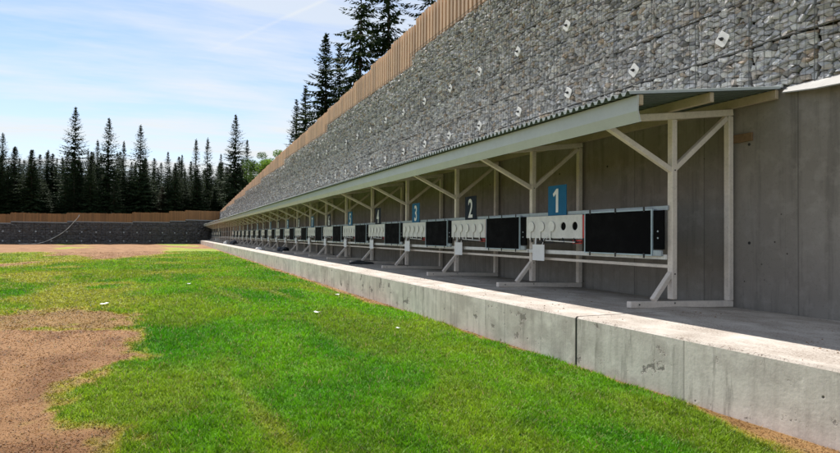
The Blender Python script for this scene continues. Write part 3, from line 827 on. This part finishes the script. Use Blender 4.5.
PXF = 5.335
def make_target(open_holes, name='target_unit'):
    root = thing(name, 'white', 'target', (0, 0, 0), 'white targets with five round marks')
    y0, y1, z0, z1 = -1.375, 0.02, 0.785, 1.127
    holes = [(-0.135, False), (-0.405, False), (-0.672, False), (-0.945, open_holes), (-1.212, open_holes)]
    zc = 0.965; r = 0.062
    # face plate with real holes
    bm = bmesh.new()
    n = 24; xs0 = PXF
    edges = [y1] + [(holes[i][0] + holes[i + 1][0]) / 2 for i in range(4)] + [y0]
    for (c, op), ya, yb in zip(holes, edges[:-1], edges[1:]):
        ring = [bm.verts.new((xs0, c + r * math.cos(2 * PI * i / n + PI / 4), zc + r * math.sin(2 * PI * i / n + PI / 4))) for i in range(n)]
        cor = [(ya, z1), (yb, z1), (yb, z0), (ya, z0)]
        outer = []
        for q in range(4):
            a = cor[q]; b2 = cor[(q + 1) % 4]
            for s in range(n // 4):
                t = s / (n // 4); outer.append(bm.verts.new((xs0, a[0] + (b2[0] - a[0]) * t, a[1] + (b2[1] - a[1]) * t)))
        for i in range(n): bm.faces.new((outer[i], outer[(i + 1) % n], ring[(i + 1) % n], ring[i]))
    bmesh.ops.remove_doubles(bm, verts=bm.verts, dist=0.0002)
    bmesh.ops.recalc_face_normals(bm, faces=bm.faces)
    if sum(f.normal.x for f in bm.faces) > 0: bmesh.ops.reverse_faces(bm, faces=bm.faces)
    bmesh.ops.solidify(bm, geom=bm.faces, thickness=0.012)
    me = bpy.data.meshes.new('face_plate'); bm.to_mesh(me); bm.free(); me.materials.append(M['white_paint'])
    fpo = link('face_plate', me, root)
    bx = MB(); bx.box(PXF + 0.02, PXF + 0.032, y0 - 0.005, y1 - 0.01, z0 + 0.01, z1 - 0.01); bx.build('back_sheet', M['black'], root)
    rd = MB(); rd.box(PXF + 0.002, PXF + 0.030, y0 - 0.055, y0 - 0.006, z0 + 0.005, z1 - 0.01)
    rd.box(PXF + 0.004, PXF + 0.028, y0 + 0.02, y0 + 0.22, z0 - 0.075, z0 - 0.02)
    rd.build('red_housing', M['red'], root, bevel=0.003)
    for c, op in holes:
        if op: continue
        d = MB(); d.disc((PXF - 0.013, c, zc), (-1, 0, 0), 0.080, 0.006, 28)
        d.box(PXF - 0.020, PXF - 0.0135, c + 0.012, c + 0.040, z0 - 0.03, zc - 0.03)
        d.build('white_flap', M['disc'], fpo, bevel=0.0015)
    me2 = MB()
    for c, op in holes:
        me2.bar((PXF + 0.006, c + 0.02, z0 - 0.001), (PXF - 0.02, c - 0.03, z0 - 0.06), 0.02, 0.03)
        me2.bar((PXF - 0.02, c - 0.03, z0 - 0.055), (PXF - 0.03, c - 0.075, z0 - 0.045), 0.018, 0.022)
    me2.tube([(PXF + 0.01, y0 + 0.02, z0 - 0.05), (PXF + 0.01, y1 - 0.3, z0 - 0.07)], 0.012, 8)
    me2.build('lever', M['dark'], root)
    rod = MB(); rod.tube([(PXF - 0.03, y0 + 0.12, z0 - 0.055), (PXF - 0.03, -0.55, z0 - 0.035), (PXF - 0.03, -0.60, z0 + 0.02)], 0.008, 8)
    rod.build('reset_rod', M['white_paint'], root)
    cd = MB(); cd.box(PXF - 0.035, PXF - 0.030, -0.52, -0.205, 0.435, 0.685); cd.bar((PXF - 0.025, -0.27, 0.68), (PXF - 0.0, -0.24, 0.785), 0.025, 0.01)
    cd.bar((PXF - 0.025, -0.45, 0.68), (PXF - 0.0, -0.47, 0.785), 0.025, 0.01)
    cd.build('hanging_card', M['paper'], fpo)
    return root
t_open = make_target(True); t_closed = make_target(False)
t_open.location = (0, post_y(2), 0); t_open['label'] = 'nearest white target plate with two open black holes, under the blue number 1 board'
t_closed.location = (0, post_y(3), 0); t_closed['label'] = 'white target plate with five white discs under the navy number 2 board'
GT = 'white targets with five round marks'
for k in range(3, NL + 1):
    if k in EMPTY: continue
    if k <= 8: lab = f'white target plate with five discs below the {"bright blue" if k % 2 else "dark navy"} board numbered {k}'
    elif k < 20: lab = f'distant white target plate, {ORD[k]} from the near end of the row'
    else: lab = f'tiny white target plate beyond the empty bays, {ORD[k-24]} of the last six'
    copy_tree(t_closed, (0, post_y(k + 1), 0), lab)

def make_screen(y0, y1, label):
    root = thing('black_screen', label, 'screen', (0, 0, 0), 'black screens between the targets')
    x = 5.318; z0, z1 = 0.585, 1.150
    b = MB(); b.box(x, x + 0.024, y0 + 0.016, y1 - 0.016, z0 + 0.016, z1 - 0.016); b.build('rubber_sheet', M['black'], root)
    e = MB(); w = 0.016
    e.box(x - 0.006, x + 0.03, y0, y1, z1 - w, z1); e.box(x - 0.006, x + 0.03, y0, y1, z0, z0 + w)
    e.box(x - 0.006, x + 0.03, y0, y0 + w, z0 + w, z1 - w); e.box(x - 0.006, x + 0.03, y1 - w, y1, z0 + w, z1 - w)
    ef = e.build('edge_frame', M['edge'], root)
    c = MB()
    for t in (0.1, 0.5, 0.9):
        yy = y0 + (y1 - y0) * t
        c.box(x - 0.014, x - 0.0065, yy - 0.012, yy + 0.012, z1 - 0.03, z1 + 0.03); c.box(x - 0.014, x - 0.0065, yy - 0.012, yy + 0.012, z0 - 0.03, z0 + 0.03)
    c.build('clip', M['dark'], ef)
    s = MB(); s.box(x + 0.012, x + 0.042, y0 - 0.16, y0 - 0.004, z0 + 0.08, z1 - 0.02)
    sb = s.build('side_box', M['black'], root, bevel=0.003)
    f = MB(); f.box(x + 0.006, x + 0.042, y0 - 0.13, y0 - 0.002, z0 + 0.0, z0 + 0.07); f.build('bracket', M['rail'], root, bevel=0.003)
    for zz in (0.80, 0.88):
        q = MB(); q.disc((x + 0.0118, y0 - 0.08, zz), (-1, 0, 0), 0.011, 0.006, 10); q.build('button', M['rail'], sb)
    return root
s1 = make_screen(-2.69, -1.45, 'nearest and largest black rubber screen, between the number 1 target and the end frame')
s1.location = (0, post_y(2), 0)
s2 = make_screen(-2.56, -1.435, 'black rubber screen between the number 1 and number 2 targets')
s2.location = (0, post_y(3), 0)
for k in range(3, NL + 1):
    if k in EMPTY: continue
    if k <= 8: lab = f'black rubber screen between the number {k-1} and number {k} targets'
    elif k < 20: lab = f'distant black rubber screen, {ORD[k]} from the near end of the row'
    else: lab = f'tiny black screen beyond the empty bays, {ORD[k-24]} of the last six'
    copy_tree(s2, (0, post_y(k + 1), 0), lab)

def board_mesh():
    b = MB(); b.box(PXF + 0.012, PXF + 0.020, -1.0, -0.55, 1.13, 1.585); return b
bm_blue = board_mesh().mesh('panel', M['blue']); bm_navy = board_mesh().mesh('panel', M['navy'])
def numeral_mesh(txt):
    if txt == '1':
        o2 = [(0.045, 0), (0.045, 0.365), (-0.015, 0.365), (-0.135, 0.290), (-0.110, 0.245), (-0.030, 0.292), (-0.030, 0)]; n = len(o2)
        mb = MB(); mb.add([(a, b, 0.002) for a, b in o2] + [(a, b, -0.002) for a, b in o2], [tuple(range(n)), tuple(range(2 * n - 1, n - 1, -1))] + [(i, (i + 1) % n, n + (i + 1) % n, n + i) for i in range(n)])
        return mb.mesh('numeral', M['numeral'])
    cu = bpy.data.curves.new('numeral', 'FONT'); cu.body = txt; cu.align_x = 'CENTER'; cu.size = 0.52; cu.extrude = 0.002; cu.offset = 0.008
    ob = bpy.data.objects.new('numeral_tmp', cu); COL.objects.link(ob)
    dg = bpy.context.evaluated_depsgraph_get(); me = bpy.data.meshes.new_from_object(ob.evaluated_get(dg))
    bpy.data.objects.remove(ob); me.materials.clear(); me.materials.append(M['numeral']); me.name = 'numeral'
    return me
for k in range(1, NL + 1):
    if k in EMPTY: continue
    odd = k % 2 == 1
    if k <= 9: lab = f'{"bright blue" if odd else "dark navy"} board with white numeral {k} above its target'
    else: lab = f'small {"bright blue" if odd else "dark navy"} number board above the {ORD[k]} target' if k < 20 else f'tiny {"blue" if odd else "navy"} number board above the {ORD[k-24]} of the last six targets'
    r = thing('number_board', lab, 'number board', (0, post_y(k + 1), 0), 'number boards above the targets')
    pn = link('panel', bm_blue if odd else bm_navy, r)
    nm = link('numeral', numeral_mesh(str(k)), pn)
    sx = 0.72 if k < 10 else 0.56
    nm.matrix_local = Matrix.Translation((PXF + 0.0095, -0.775, 1.175)) @ Matrix(((0, 0, -1, 0), (-1, 0, 0, 0), (0, 1, 0, 0), (0, 0, 0, 1))) @ Matrix.Diagonal((sx, 0.98, 1, 1))
    lg = MB(); lg.box(PXF + 0.0202, PXF + 0.032, -0.95, -0.92, 1.128, 1.40); lg.box(PXF + 0.0202, PXF + 0.032, -0.63, -0.60, 1.128, 1.40); lg.build('bracket', M['rail'], r)

# ------------------------------------------------------------------ things lying about
def lump(name, label, cat, loc, sx, sy, sz, m, seed, group=None):
    bm = bmesh.new(); bmesh.ops.create_icosphere(bm, subdivisions=4, radius=1)
    for v in bm.verts:
        p = v.co.copy()
        d = 1 + 0.28 * math.sin(p.x * 3.1 + seed) * math.sin(p.y * 4.3 + seed * 2) + 0.12 * math.sin(p.x * 9 + p.y * 7 + seed) + 0.05 * math.sin(p.y * 17 + p.z * 15)
        z = max(p.z, -0.15) + 0.15
        v.co = (p.x * sx * d, p.y * sy * d, z * sz * d)
    me = bpy.data.meshes.new(name); bm.to_mesh(me); bm.free(); me.materials.append(m)
    o = link(name, me); o.location = loc; tag(o, label, cat, group); return o
lump('folded_tarp', 'long heap of black tarpaulin lying on the platform beside a white sack', 'tarpaulin', (5.05, 52.8, 0), 0.28, 1.4, 0.24, M['tarp'], 1.0)
lump('white_sack', 'white sack lying at the platform edge next to black tarpaulin heap', 'sack', (4.66, 55.9, 0), 0.18, 0.4, 0.22, M['paper'], 2.0)
lump('folded_tarp', 'dark crumpled tarpaulin bundle on platform below the ninth target', 'tarpaulin', (5.15, 29.4, 0), 0.25, 0.5, 0.17, M['tarp'], 3.0)
lump('white_sack', 'small white bag on the sunlit platform edge, mid distance', 'sack', (4.5, 33.0, 0), 0.16, 0.28, 0.10, M['paper'], 4.0)
lump('rubber_mat', 'black crumpled mat on platform beneath the number 4 target', 'mat', (5.0, 16.0, 0), 0.30, 0.36, 0.06, M['tarp'], 5.0)
wb = MB(); wb.box(0, 0.03, -0.4, 0.4, 0, 0.9); o = wb.build('white_board', M['white_paint'], None, bevel=0.004); o.location = (5.34, 75.2, 1.25)
tag(o, 'white notice board hung on the frames near the far end, above the targets', 'board')
wb = MB(); wb.box(0, 0.5, -0.35, 0.35, 0, 0.38); wb.box(-0.02, 0.52, -0.37, 0.37, 0.382, 0.42); o = wb.build('white_crate', M['white_paint'], None, bevel=0.01); o.location = (5.0, 75.4, 0.001)
tag(o, 'white lidded crate standing on the platform near the far end', 'crate')
for i, (x, y, s, lab) in enumerate([(2.24, 9.42, 0.075, 'white paper scrap lying alone on the grass nearest the platform'), (-1.08, 11.8, 0.07, 'white paper scrap on grass behind the bare brown patch'), (2.88, 7.46, 0.03, 'tiny pale scrap in the grass close to the platform foreground'), (0.44, 16.0, 0.05, 'small pale scrap on grass in the middle distance'), (3.29, 12.1, 0.05, 'small pale scrap on the brown strip by the platform')]):
    m = MB(); n = 8
    vs = []
    for kx in range(4):
        for ky in range(3): vs.append(((kx - 1.5) * s * 0.6 + random.uniform(-.2, .2) * s, (ky - 1) * s * 0.7 + random.uniform(-.2, .2) * s, random.uniform(0, 0.35) * s))
    fs = [(a * 3 + b, (a + 1) * 3 + b, (a + 1) * 3 + b + 1, a * 3 + b + 1) for a in range(3) for b in range(2)]
    m.add(vs, fs); o = m.build('paper_scrap', M['paper']); o.location = (x, y, GZ + 0.035); o.rotation_euler[2] = i
    md = o.modifiers.new('t', 'SOLIDIFY'); md.thickness = 0.002
    tag(o, lab, 'paper', 'scraps on the lawn')

# ------------------------------------------------------------------ ground behind the walls
def make_bank():
    # path: along the far wall to the corner, then along the top of the right wall towards the viewer
    path = []
    for t in np.linspace(-60, 25.2, 40): path.append((fpt(t, 0.35), float(np.interp(t, [-50, -16, 5, 10, 17, 20, 26], [1.4, 1.8, 2.0, 2.2, 2.4, 2.6, 3.4])), (-FNRM[0], -FNRM[1])))
    path.append(((GX + 0.6, 91.0), 3.5, (0.6, 0.8)))
    for y in np.linspace(88, -60, 60): path.append(((GX + 0.45, y), float(min(6.0, 6.0 - (y - 11) * 0.0297)) - 0.12 if y > -5 else 5.9, (1, 0)))
    offs = [0, 1.5, 4, 8, 15, 30, 60, 140, 400]
    V = []; 
    for (p, z, d) in path:
        for o in offs:
            x = p[0] + d[0] * o; y = p[1] + d[1] * o
            V.append((x, y, z + 0.05 * min(o, 60) + (float(fbm(np.array([x * .2]), np.array([y * .2]), 5)[0]) - .5) * min(o, 8) * 0.15 - (0.02 * (o - 60) if o > 60 else 0)))
    n = len(offs); F = []
    for i in range(len(path) - 1):
        for k in range(n - 1): F.append((i * n + k, i * n + k + 1, (i + 1) * n + k + 1, (i + 1) * n + k))
    me = bpy.data.meshes.new('forest_ground'); me.from_pydata(V, [], F); me.materials.append(M['forest'])
    me.polygons.foreach_set('use_smooth', [True] * len(F))
    o = link('forest_ground', me); tag(o, 'dark forest soil rising behind the walls', 'ground', kind='structure')
make_bank()
def bank_z(x, y):
    if y < far_y(x) - 1 or x > 7.5:
        return float(min(6.0, 6.0 - (y - 11) * 0.0297)) + 0.05 * min(max(x - 7, 0), 60) - 0.25
    return 2.4 + 0.05 * (y - far_y(x)) - 0.2

# ------------------------------------------------------------------ trees
def spruce_meshes(H, R, seed, base=0.12, dens=1.0, droop=0.35, open_=0.0, rag=0.25, seg=0.20, whorl=0.34):
    r = random.Random(seed); V = []; F = []
    def twig(p, d, l, w, nrm):
        # a flat needle spray: pointed, folded slightly, two triangles sharing the spine
        s = d.cross(nrm)
        if s.length < 1e-4: return
        s.normalize(); b = len(V)
        q = p + d * l
        mid = p + d * (l * 0.45)
        V.extend([tuple(p), tuple(mid + s * w - nrm * w * 0.35), tuple(q), tuple(mid - s * w - nrm * w * 0.35)])
        F.append((b, b + 1, b + 2)); F.append((b, b + 2, b + 3))
    z = H * base; up = Vector((0, 0, 1)); k = 0
    prof_j = [r.uniform(1 - rag, 1 + rag * 0.6) for _ in range(12)]
    while z < H - 0.15:
        u = (z - H * base) / (H * (1 - base))
        shape = (1 - u) ** 0.88 * (0.55 + 0.45 * min(1, u * 4 + 0.35))
        n = r.choice((4, 5, 5, 6)) if u < 0.92 else 4
        a0 = r.random() * 6.28
        for i in range(n):
            if r.random() < open_ * (1 - u * 0.6): continue
            az = a0 + i * 6.283 / n + r.uniform(-.35, .35)
            L = max(0.14, R * shape * r.uniform(0.72, 1.12) * prof_j[int((az % 6.28) / 6.29 * 12)] * (1.12 if r.random() < .12 else 1))
            out = Vector((math.cos(az), math.sin(az), 0))
            tilt = 0.55 * u ** 1.5 - droop * (1 - u)          # up near the tip, hanging lower down
            p = Vector((0, 0, z + r.uniform(-.12, .12))); m = max(3, int(L / seg)); st = L / m
            for s in range(m):
                t = s / m
                el = tilt - 0.35 * droop * t * 2 + (0.55 * t * t if u < 0.85 else 0.2 * t)
                d = (out * math.cos(el) + up * math.sin(el)).normalized()
                q = p + d * st
                side = out.cross(up)
                ll = (0.16 + 0.30 * L * (1 - t) ** 0.8 * (0.5 + 0.5 * min(1, t * 5))) * r.uniform(0.7, 1.25)
                wd = 0.06 + 0.065 * ll
                for sg in (-1, 1):
                    if r.random() > dens: continue
                    dd = (d * r.uniform(0.35, 0.8) + side * sg * r.uniform(0.6, 1.0) - up * (0.15 + 0.45 * (1 - u)) * r.uniform(0.4, 1.2)).normalized()
                    twig(p.lerp(q, r.random()), dd, ll, wd * r.uniform(.8, 1.3), up)
                if r.random() < dens * 0.9:        # hanging spray
                    dd = (-up + d * 0.5 + side * r.uniform(-.5, .5)).normalized()
                    twig(p.lerp(q, r.random()), dd, ll * 0.75, wd * 1.1, out)
                p = q
            twig(p - d * 0.05, d, 0.22 + 0.06 * L, 0.06, up)
        z += whorl * r.uniform(0.75, 1.25) * (1 - 0.45 * u)
    for i in range(5): twig(Vector((0, 0, H - 0.25)), (up + Vector((r.uniform(-.3, .3), r.uniform(-.3, .3), 0))).normalized(), 0.35, 0.05, Vector((math.cos(i), math.sin(i), 0)))
    Fl = np.array(F, np.int32).ravel()
    crown = np_mesh('crown', np.array(V), Fl, np.full(len(F), 3), M['needles'])
    tm = MB(); pts = [(0, 0, -0.6)]; rr = [0.0105 * H * 1.25]
    for i in range(1, 9):
        t = i / 8; pts.append((r.uniform(-.03, .03), r.uniform(-.03, .03), H * t * 0.99)); rr.append(max(0.012, 0.0105 * H * (1 - t) ** 0.9))
    tm.tube(pts, rr, 9)
    # bare limb stubs
    for i in range(int(26 + 60 * open_)):
        z = H * r.uniform(0.06, 0.75); az = r.random() * 6.28; L = R * 0.75 * (1 - z / H) * r.uniform(.5, 1)
        tm.tube([(0, 0, z), (math.cos(az) * L * .5, math.sin(az) * L * .5, z - 0.1 * L), (math.cos(az) * L, math.sin(az) * L, z - .22 * L)], [0.035, 0.02, 0.006], 4)
    trunk = tm.mesh('trunk', M['bark'], True)
    return crown, trunk
VAR = [spruce_meshes(16, 3.5, 1, seg=0.24), spruce_meshes(16, 3.1, 2, 0.10, droop=0.45, seg=0.24), spruce_meshes(16, 3.9, 3, 0.06, rag=0.35, seg=0.26), spruce_meshes(16, 2.6, 4, 0.15, rag=0.4, dens=0.9, seg=0.24), spruce_meshes(16, 2.2, 5, 0.2, dens=0.6, open_=0.25, rag=0.45)]
def put_tree(meshes, x, y, top, label, group=None, H0=16.0, wide=1.0, name='spruce_tree', rz=None, brown=False):
    zb = bank_z(x, y); h = top - zb; s = h / H0
    t = thing(name, label, 'tree', (x, y, zb), group)
    t.scale = (s * wide, s * wide, s); t.rotation_euler[2] = random.random() * 6.28 if rz is None else rz
    c = link('crown', meshes[0], t); link('trunk', meshes[1], t)
    if brown:
        c.material_slots[0].link = 'OBJECT'; c.material_slots[0].material = M['needles_brown']
    return t
GF = 'spruces behind the far fence'
FAR = [(-21.5, 96, 14.6, 2, 'dark spruce at the left edge of the photo behind the far fence'),
       (-20.8, 99, 13.0, 1, 'shorter dark spruce just right of the left edge tree'),
       (-18.4, 97, 12.6, 0, 'blunt dark spruce left of the tallest far spruce, nearest the left edge pair'),
       (-16.8, 100, 13.1, 2, 'broad dark spruce second to the left of the tallest far spruce'),
       (-16.3, 104, 12.4, 1, 'low dark spruce directly left of the tallest far spruce'),
       (-12.6, 94, 18.6, 0, 'tallest dark spruce in the left half, rising above the far fence'),
       (-11.9, 102, 13.7, 3, 'short spruce in the gap right of the tallest far spruce'),
       (-10.2, 98, 14.8, 3, 'narrow spruce between the two tallest spruces on the left'),
       (-8.5, 95, 17.6, 0, 'second tallest dark spruce of the left forest edge'),
       (-6.8, 99, 15.0, 3, 'thin spruce right of the second tallest spruce'),
       (-4.3, 94, 16.8, 2, 'full pointed spruce, third tall one from the left'),
       (-0.6, 98, 13.6, 1, 'short dark spruce right of the third tall spruce'),
       (1.5, 103, 13.9, 4, 'thin half-bare spruce in the middle of the forest gap'),
       (3.4, 97, 15.8, 3, 'left one of two slim twin spruces before the canopy end'),
       (5.2, 99, 16.4, 3, 'right one of two slim twin spruces before the canopy end'),
       (7.7, 105, 14.7, 4, 'sparse spruce with bare top between twins and tall right spruce'),
       (8.9, 93, 19.3, 0, 'tall slender pointed spruce above the far end of the canopy'),
       (11.1, 97, 16.2, 1, 'dark spruce tucked behind the tall one at the canopy end')]
for x, y, top, v, lab in FAR: put_tree(VAR[v], x, y, top, lab, GF, wide=1.12)
n = 0
rr = random.Random(5)
for row, (yo, step, tlo, thi) in enumerate([(7.5, 1.9, 7.5, 11.8), (14, 2.0, 8.5, 12.6), (24, 2.1, 9.5, 13.6), (40, 2.3, 12.5, 16.0), (62, 2.7, 15.0, 18.5), (84, 2.9, 18.0, 22.0)]):
    x = -40 if row < 2 else (-44 if row < 4 else -62)
    while x < (13 if row < 2 else (26 if row < 4 else 40)):
        xx = x + rr.uniform(-.8, .8); yy = far_y(xx) + yo + rr.uniform(-2.5, 2.5)
        put_tree(VAR[rr.choice((0, 1, 2, 2, 3, 4) if row < 2 else (0, 1, 2))], xx, yy, rr.uniform(tlo, thi) + (0.04 * (xx + 20) if row > 1 else 0), 'dark spruce packed into the forest behind the far fence', 'spruces packed into the far forest', wide=rr.uniform(1.35, 1.8), brown=(row < 2 and rr.random() < 0.16))
        x += step; n += 1

BIG1 = spruce_meshes(18, 4.6, 21, 0.14, dens=0.58, droop=0.62, open_=0.46, rag=0.45, seg=0.16, whorl=0.36)
BIG2 = spruce_meshes(18, 4.6, 22, 0.12, dens=0.64, droop=0.58, open_=0.40, rag=0.4, seg=0.16, whorl=0.42)
MIDA = spruce_meshes(12, 2.9, 23, 0.05, dens=0.95, droop=0.45, rag=0.35, seg=0.15, whorl=0.30)
MIDB = spruce_meshes(12, 2.8, 24, 0.04, dens=0.8, droop=0.5, open_=0.15, rag=0.4, seg=0.15, whorl=0.32)
GR = 'spruces above the stone wall'
for ms, H0, x, y, top, wd, lab in [
    (MIDB, 12, 12.1, 62, 15.3, 1.05, 'small slim spruce lowest on the slope above the stone wall'),
    (MIDA, 12, 11.6, 55, 15.1, 1.1, 'bushy spruce second lowest above the stone wall'),
    (MIDA, 12, 11.8, 48, 17.9, 1.05, 'tall narrow-topped spruce third from the left above the stone wall'),
    (MIDB, 12, 13.5, 50, 17.7, 1.1, 'loose spruce right behind the narrow-topped one above the stone wall'),
    (BIG1, 18, 13.6, 44, 24.6, 0.95, 'huge open spruce with drooping limbs and visible bare trunk'),
    (BIG2, 18, 14.5, 40, 24.0, 0.95, 'huge dense spruce cut by the top of the photo, right of the open one'),
    (BIG2, 18, 16.2, 36, 22.0, 0.9, 'big spruce furthest right, just behind the slat fence top')]:
    put_tree(ms, x, y, top, lab, GR, H0, wd)
for i, (x, y, top, lab) in enumerate([(12.8, 58, 12.0, 'low dark young spruce under the slim ones above the wall'), (13.0, 52, 12.3, 'low young spruce filling the gap under the narrow-topped spruce'), (18.5, 48, 15.5, 'young spruce half hidden behind the fence between the big trunks'), (17.0, 43, 14.5, 'bushy young spruce low behind the fence, right of the biggest trunks'), (15.2, 53, 14.0, 'bushy young spruce in the clump behind the open giant spruce')]):
    put_tree(MIDA, x, y, top, lab, GR, 12, 1.4)
for i, (x, y, top) in enumerate([(17, 100, 15), (20, 98, 15.5), (22, 92, 14.5), (19.5, 88, 14), (25, 100, 16.5), (16, 90, 13.0), (24, 82, 14.2)]):
    put_tree(VAR[i % 3], x, y, top, 'dark spruce packed into the forest behind the far fence', 'spruces packed into the far forest', wide=1.2)

def broadleaf(seed, H=6.5, R=2.0):
    r = random.Random(seed); tm = MB(); tm.tube([(0, 0, -0.5), (0.05, 0, H * .4), (0.1, 0.05, H * 0.8)], [0.16, 0.11, 0.04], 8)
    tips = []
    for i in range(16):
        z = H * r.uniform(0.25, 0.75); az = r.random() * 6.28; L = R * r.uniform(.5, .95)
        e = Vector((math.cos(az) * L, math.sin(az) * L, z + L * r.uniform(.3, .8)))
        tm.tube([(0.05, 0, z), tuple(e * 0.5 + Vector((0, 0, z * .5 - .05))), tuple(e)], [0.05, 0.03, 0.01], 5); tips += [e, e * 0.7 + Vector((0, 0, z * .35))]
    tips.append(Vector((0, 0, H)))
    V = []; F = []
    for e in tips:
        cr = r.uniform(0.6, 1.05)
        for i in range(420):
            d = Vector((r.gauss(0, 1), r.gauss(0, 1), r.gauss(0, 1))).normalized() * cr * r.random() ** 0.45; p = e + Vector((d.x, d.y, d.z * 0.75))
            a = Vector((r.gauss(0, 1), r.gauss(0, 1), r.gauss(0, .6))).normalized(); b = a.orthogonal().normalized(); s = r.uniform(.05, .10); k = len(V)
            V += [tuple(p - a * s), tuple(p + b * s * .6), tuple(p + a * s), tuple(p - b * s * .6)]; F.append((k, k + 1, k + 2, k + 3))
    return np_mesh('crown', np.array(V), np.array(F).ravel(), np.full(len(F), 4), M['leaves']), tm.mesh('trunk', M['bark'], True)
BL = broadleaf(3)
put_tree(BL, 10.3, 74, 11.6, 'bright green broadleaf tree left of its twin above the far stone wall', 'green broadleaf trees', 7.4, 1.0, 'broadleaf_tree', 0.4)
put_tree(BL, 11.6, 70, 11.4, 'bright green broadleaf tree right of its twin, beside the dark slope spruces', 'green broadleaf trees', 7.4, 1.1, 'broadleaf_tree', 2.4)

# ------------------------------------------------------------------ light, sky
SUN_EL, SUN_AZ = 48.0, -6.0           # azimuth from +Y towards +X (field side is -X)
el, az = math.radians(SUN_EL), math.radians(SUN_AZ)
to_sun = Vector((math.cos(el) * math.sin(az), math.cos(el) * math.cos(az), math.sin(el)))
sl = bpy.data.lights.new('sun', 'SUN'); sl.energy = 5.0; sl.angle = math.radians(0.53); sl.color = (1.0, 0.95, 0.88)
so = bpy.data.objects.new('sun', sl); COL.objects.link(so); so.rotation_euler = to_sun.to_track_quat('Z', 'Y').to_euler()

w = bpy.data.worlds.new('World'); S.world = w; w.use_nodes = True; nt = w.node_tree
bg = nt.nodes['Background']
sky = N(nt, 'ShaderNodeTexSky'); sky.sky_type = 'NISHITA'; sky.sun_disc = False
sky.sun_elevation = el; sky.sun_rotation = az; sky.altitude = 700; sky.air_density = 1.0; sky.dust_density = 0.35; sky.ozone_density = 1.2
tc = N(nt, 'ShaderNodeTexCoord'); sp = N(nt, 'ShaderNodeSeparateXYZ'); nt.links.new(tc.outputs['Generated'], sp.inputs[0])
zc = mth(nt, 'ADD', mth(nt, 'MAXIMUM', sp.outputs['Z'], 0.0), 0.12)
cx = mth(nt, 'DIVIDE', sp.outputs['X'], zc); cy = mth(nt, 'DIVIDE', sp.outputs['Y'], zc)
cb = N(nt, 'ShaderNodeCombineXYZ'); nt.links.new(cx, cb.inputs[0]); nt.links.new(cy, cb.inputs[1])
mp = N(nt, 'ShaderNodeMapping'); mp.inputs['Rotation'].default_value = (0, 0, math.radians(28)); mp.inputs['Scale'].default_value = (0.55, 1.9, 1)
nt.links.new(cb.outputs[0], mp.inputs['Vector'])
cl = noise(nt, 1.1, 8, 0.62, mp.outputs['Vector'])
cl2 = noise(nt, 0.35, 4, 0.5, cb.outputs[0])
veil = ramp(nt, mth(nt, 'ADD', mth(nt, 'MULTIPLY', cl, 0.6), mth(nt, 'MULTIPLY', cl2, 0.4)), [(0.44, 0.0), (0.57, 1.0)])
hor = ramp(nt, sp.outputs['Z'], [(0.10, 0.75), (0.30, 0.05)])
cov = mth(nt, 'ADD', mth(nt, 'ADD', mth(nt, 'MULTIPLY', veil, 0.62), 0.06), mth(nt, 'MULTIPLY', hor, 0.55), clamp=True)
# thin condensation trail: a great circle band
def dirv(x, y):   # direction of an approximate view ray (photograph frame)
    R = Vector((0.91887, -0.39446, 0.0087)); U = Vector((-0.01493, -0.01267, 0.99981)); Fw = Vector((0.39427, 0.91883, 0.01754))
    return (Fw + R * ((x - 420) / 580) - U * ((y - 226.5) / 580)).normalized()
da, db = dirv(325, 0), dirv(226, 44); nn = da.cross(db).normalized(); mid = (da + db).normalized()
dt = N(nt, 'ShaderNodeVectorMath', operation='DOT_PRODUCT'); nt.links.new(tc.outputs['Generated'], dt.inputs[0]); dt.inputs[1].default_value = nn
dm = N(nt, 'ShaderNodeVectorMath', operation='DOT_PRODUCT'); nt.links.new(tc.outputs['Generated'], dm.inputs[0]); dm.inputs[1].default_value = (dirv(330, -2))
wob = mth(nt, 'MULTIPLY', mth(nt, 'SUBTRACT', noise(nt, 14, 4, 0.6, tc.outputs['Generated']), 0.5), 0.004)
tr = ramp(nt, mth(nt, 'ABSOLUTE', mth(nt, 'ADD', dt.outputs['Value'], wob)), [(0.0, 1.0), (0.0042, 0.0)])
tr = mth(nt, 'MULTIPLY', tr, ramp(nt, dm.outputs['Value'], [(0.975, 0.0), (0.992, 1.0)]))
cov = mth(nt, 'ADD', cov, mth(nt, 'MULTIPLY', tr, 0.16), clamp=True)
skyb = mixc(nt, 1.0, sky.outputs[0], (0.84, 0.90, 0.965), 'MULTIPLY')
skyc = mixc(nt, cov, skyb, (5.5, 5.75, 5.9))
nt.links.new(skyc, bg.inputs['Color']); bg.inputs['Strength'].default_value = 0.088

# ------------------------------------------------------------------ camera
cam = bpy.data.cameras.new('camera'); co = bpy.data.objects.new('camera', cam); COL.objects.link(co)
cam.sensor_width = 36; cam.lens = 580 / 840 * 36; cam.clip_start = 0.05; cam.clip_end = 3000
R = Vector((0.91887119, -0.39446117, 0.00872519)); U = Vector((-0.01493431, -0.01267345, 0.99980816)); Fw = Vector((0.39427492, 0.91882521, 0.01753627))
co.matrix_world = Matrix(((R.x, U.x, -Fw.x, 0), (R.y, U.y, -Fw.y, 0), (R.z, U.z, -Fw.z, 0.7916), (0, 0, 0, 1)))
S.camera = co
S.view_settings.view_transform = 'Standard'; S.view_settings.look = 'None'; S.view_settings.gamma = 1.0; S.view_settings.exposure = 0.84
S.view_settings.use_curve_mapping = False
S.render.engine = 'CYCLES'
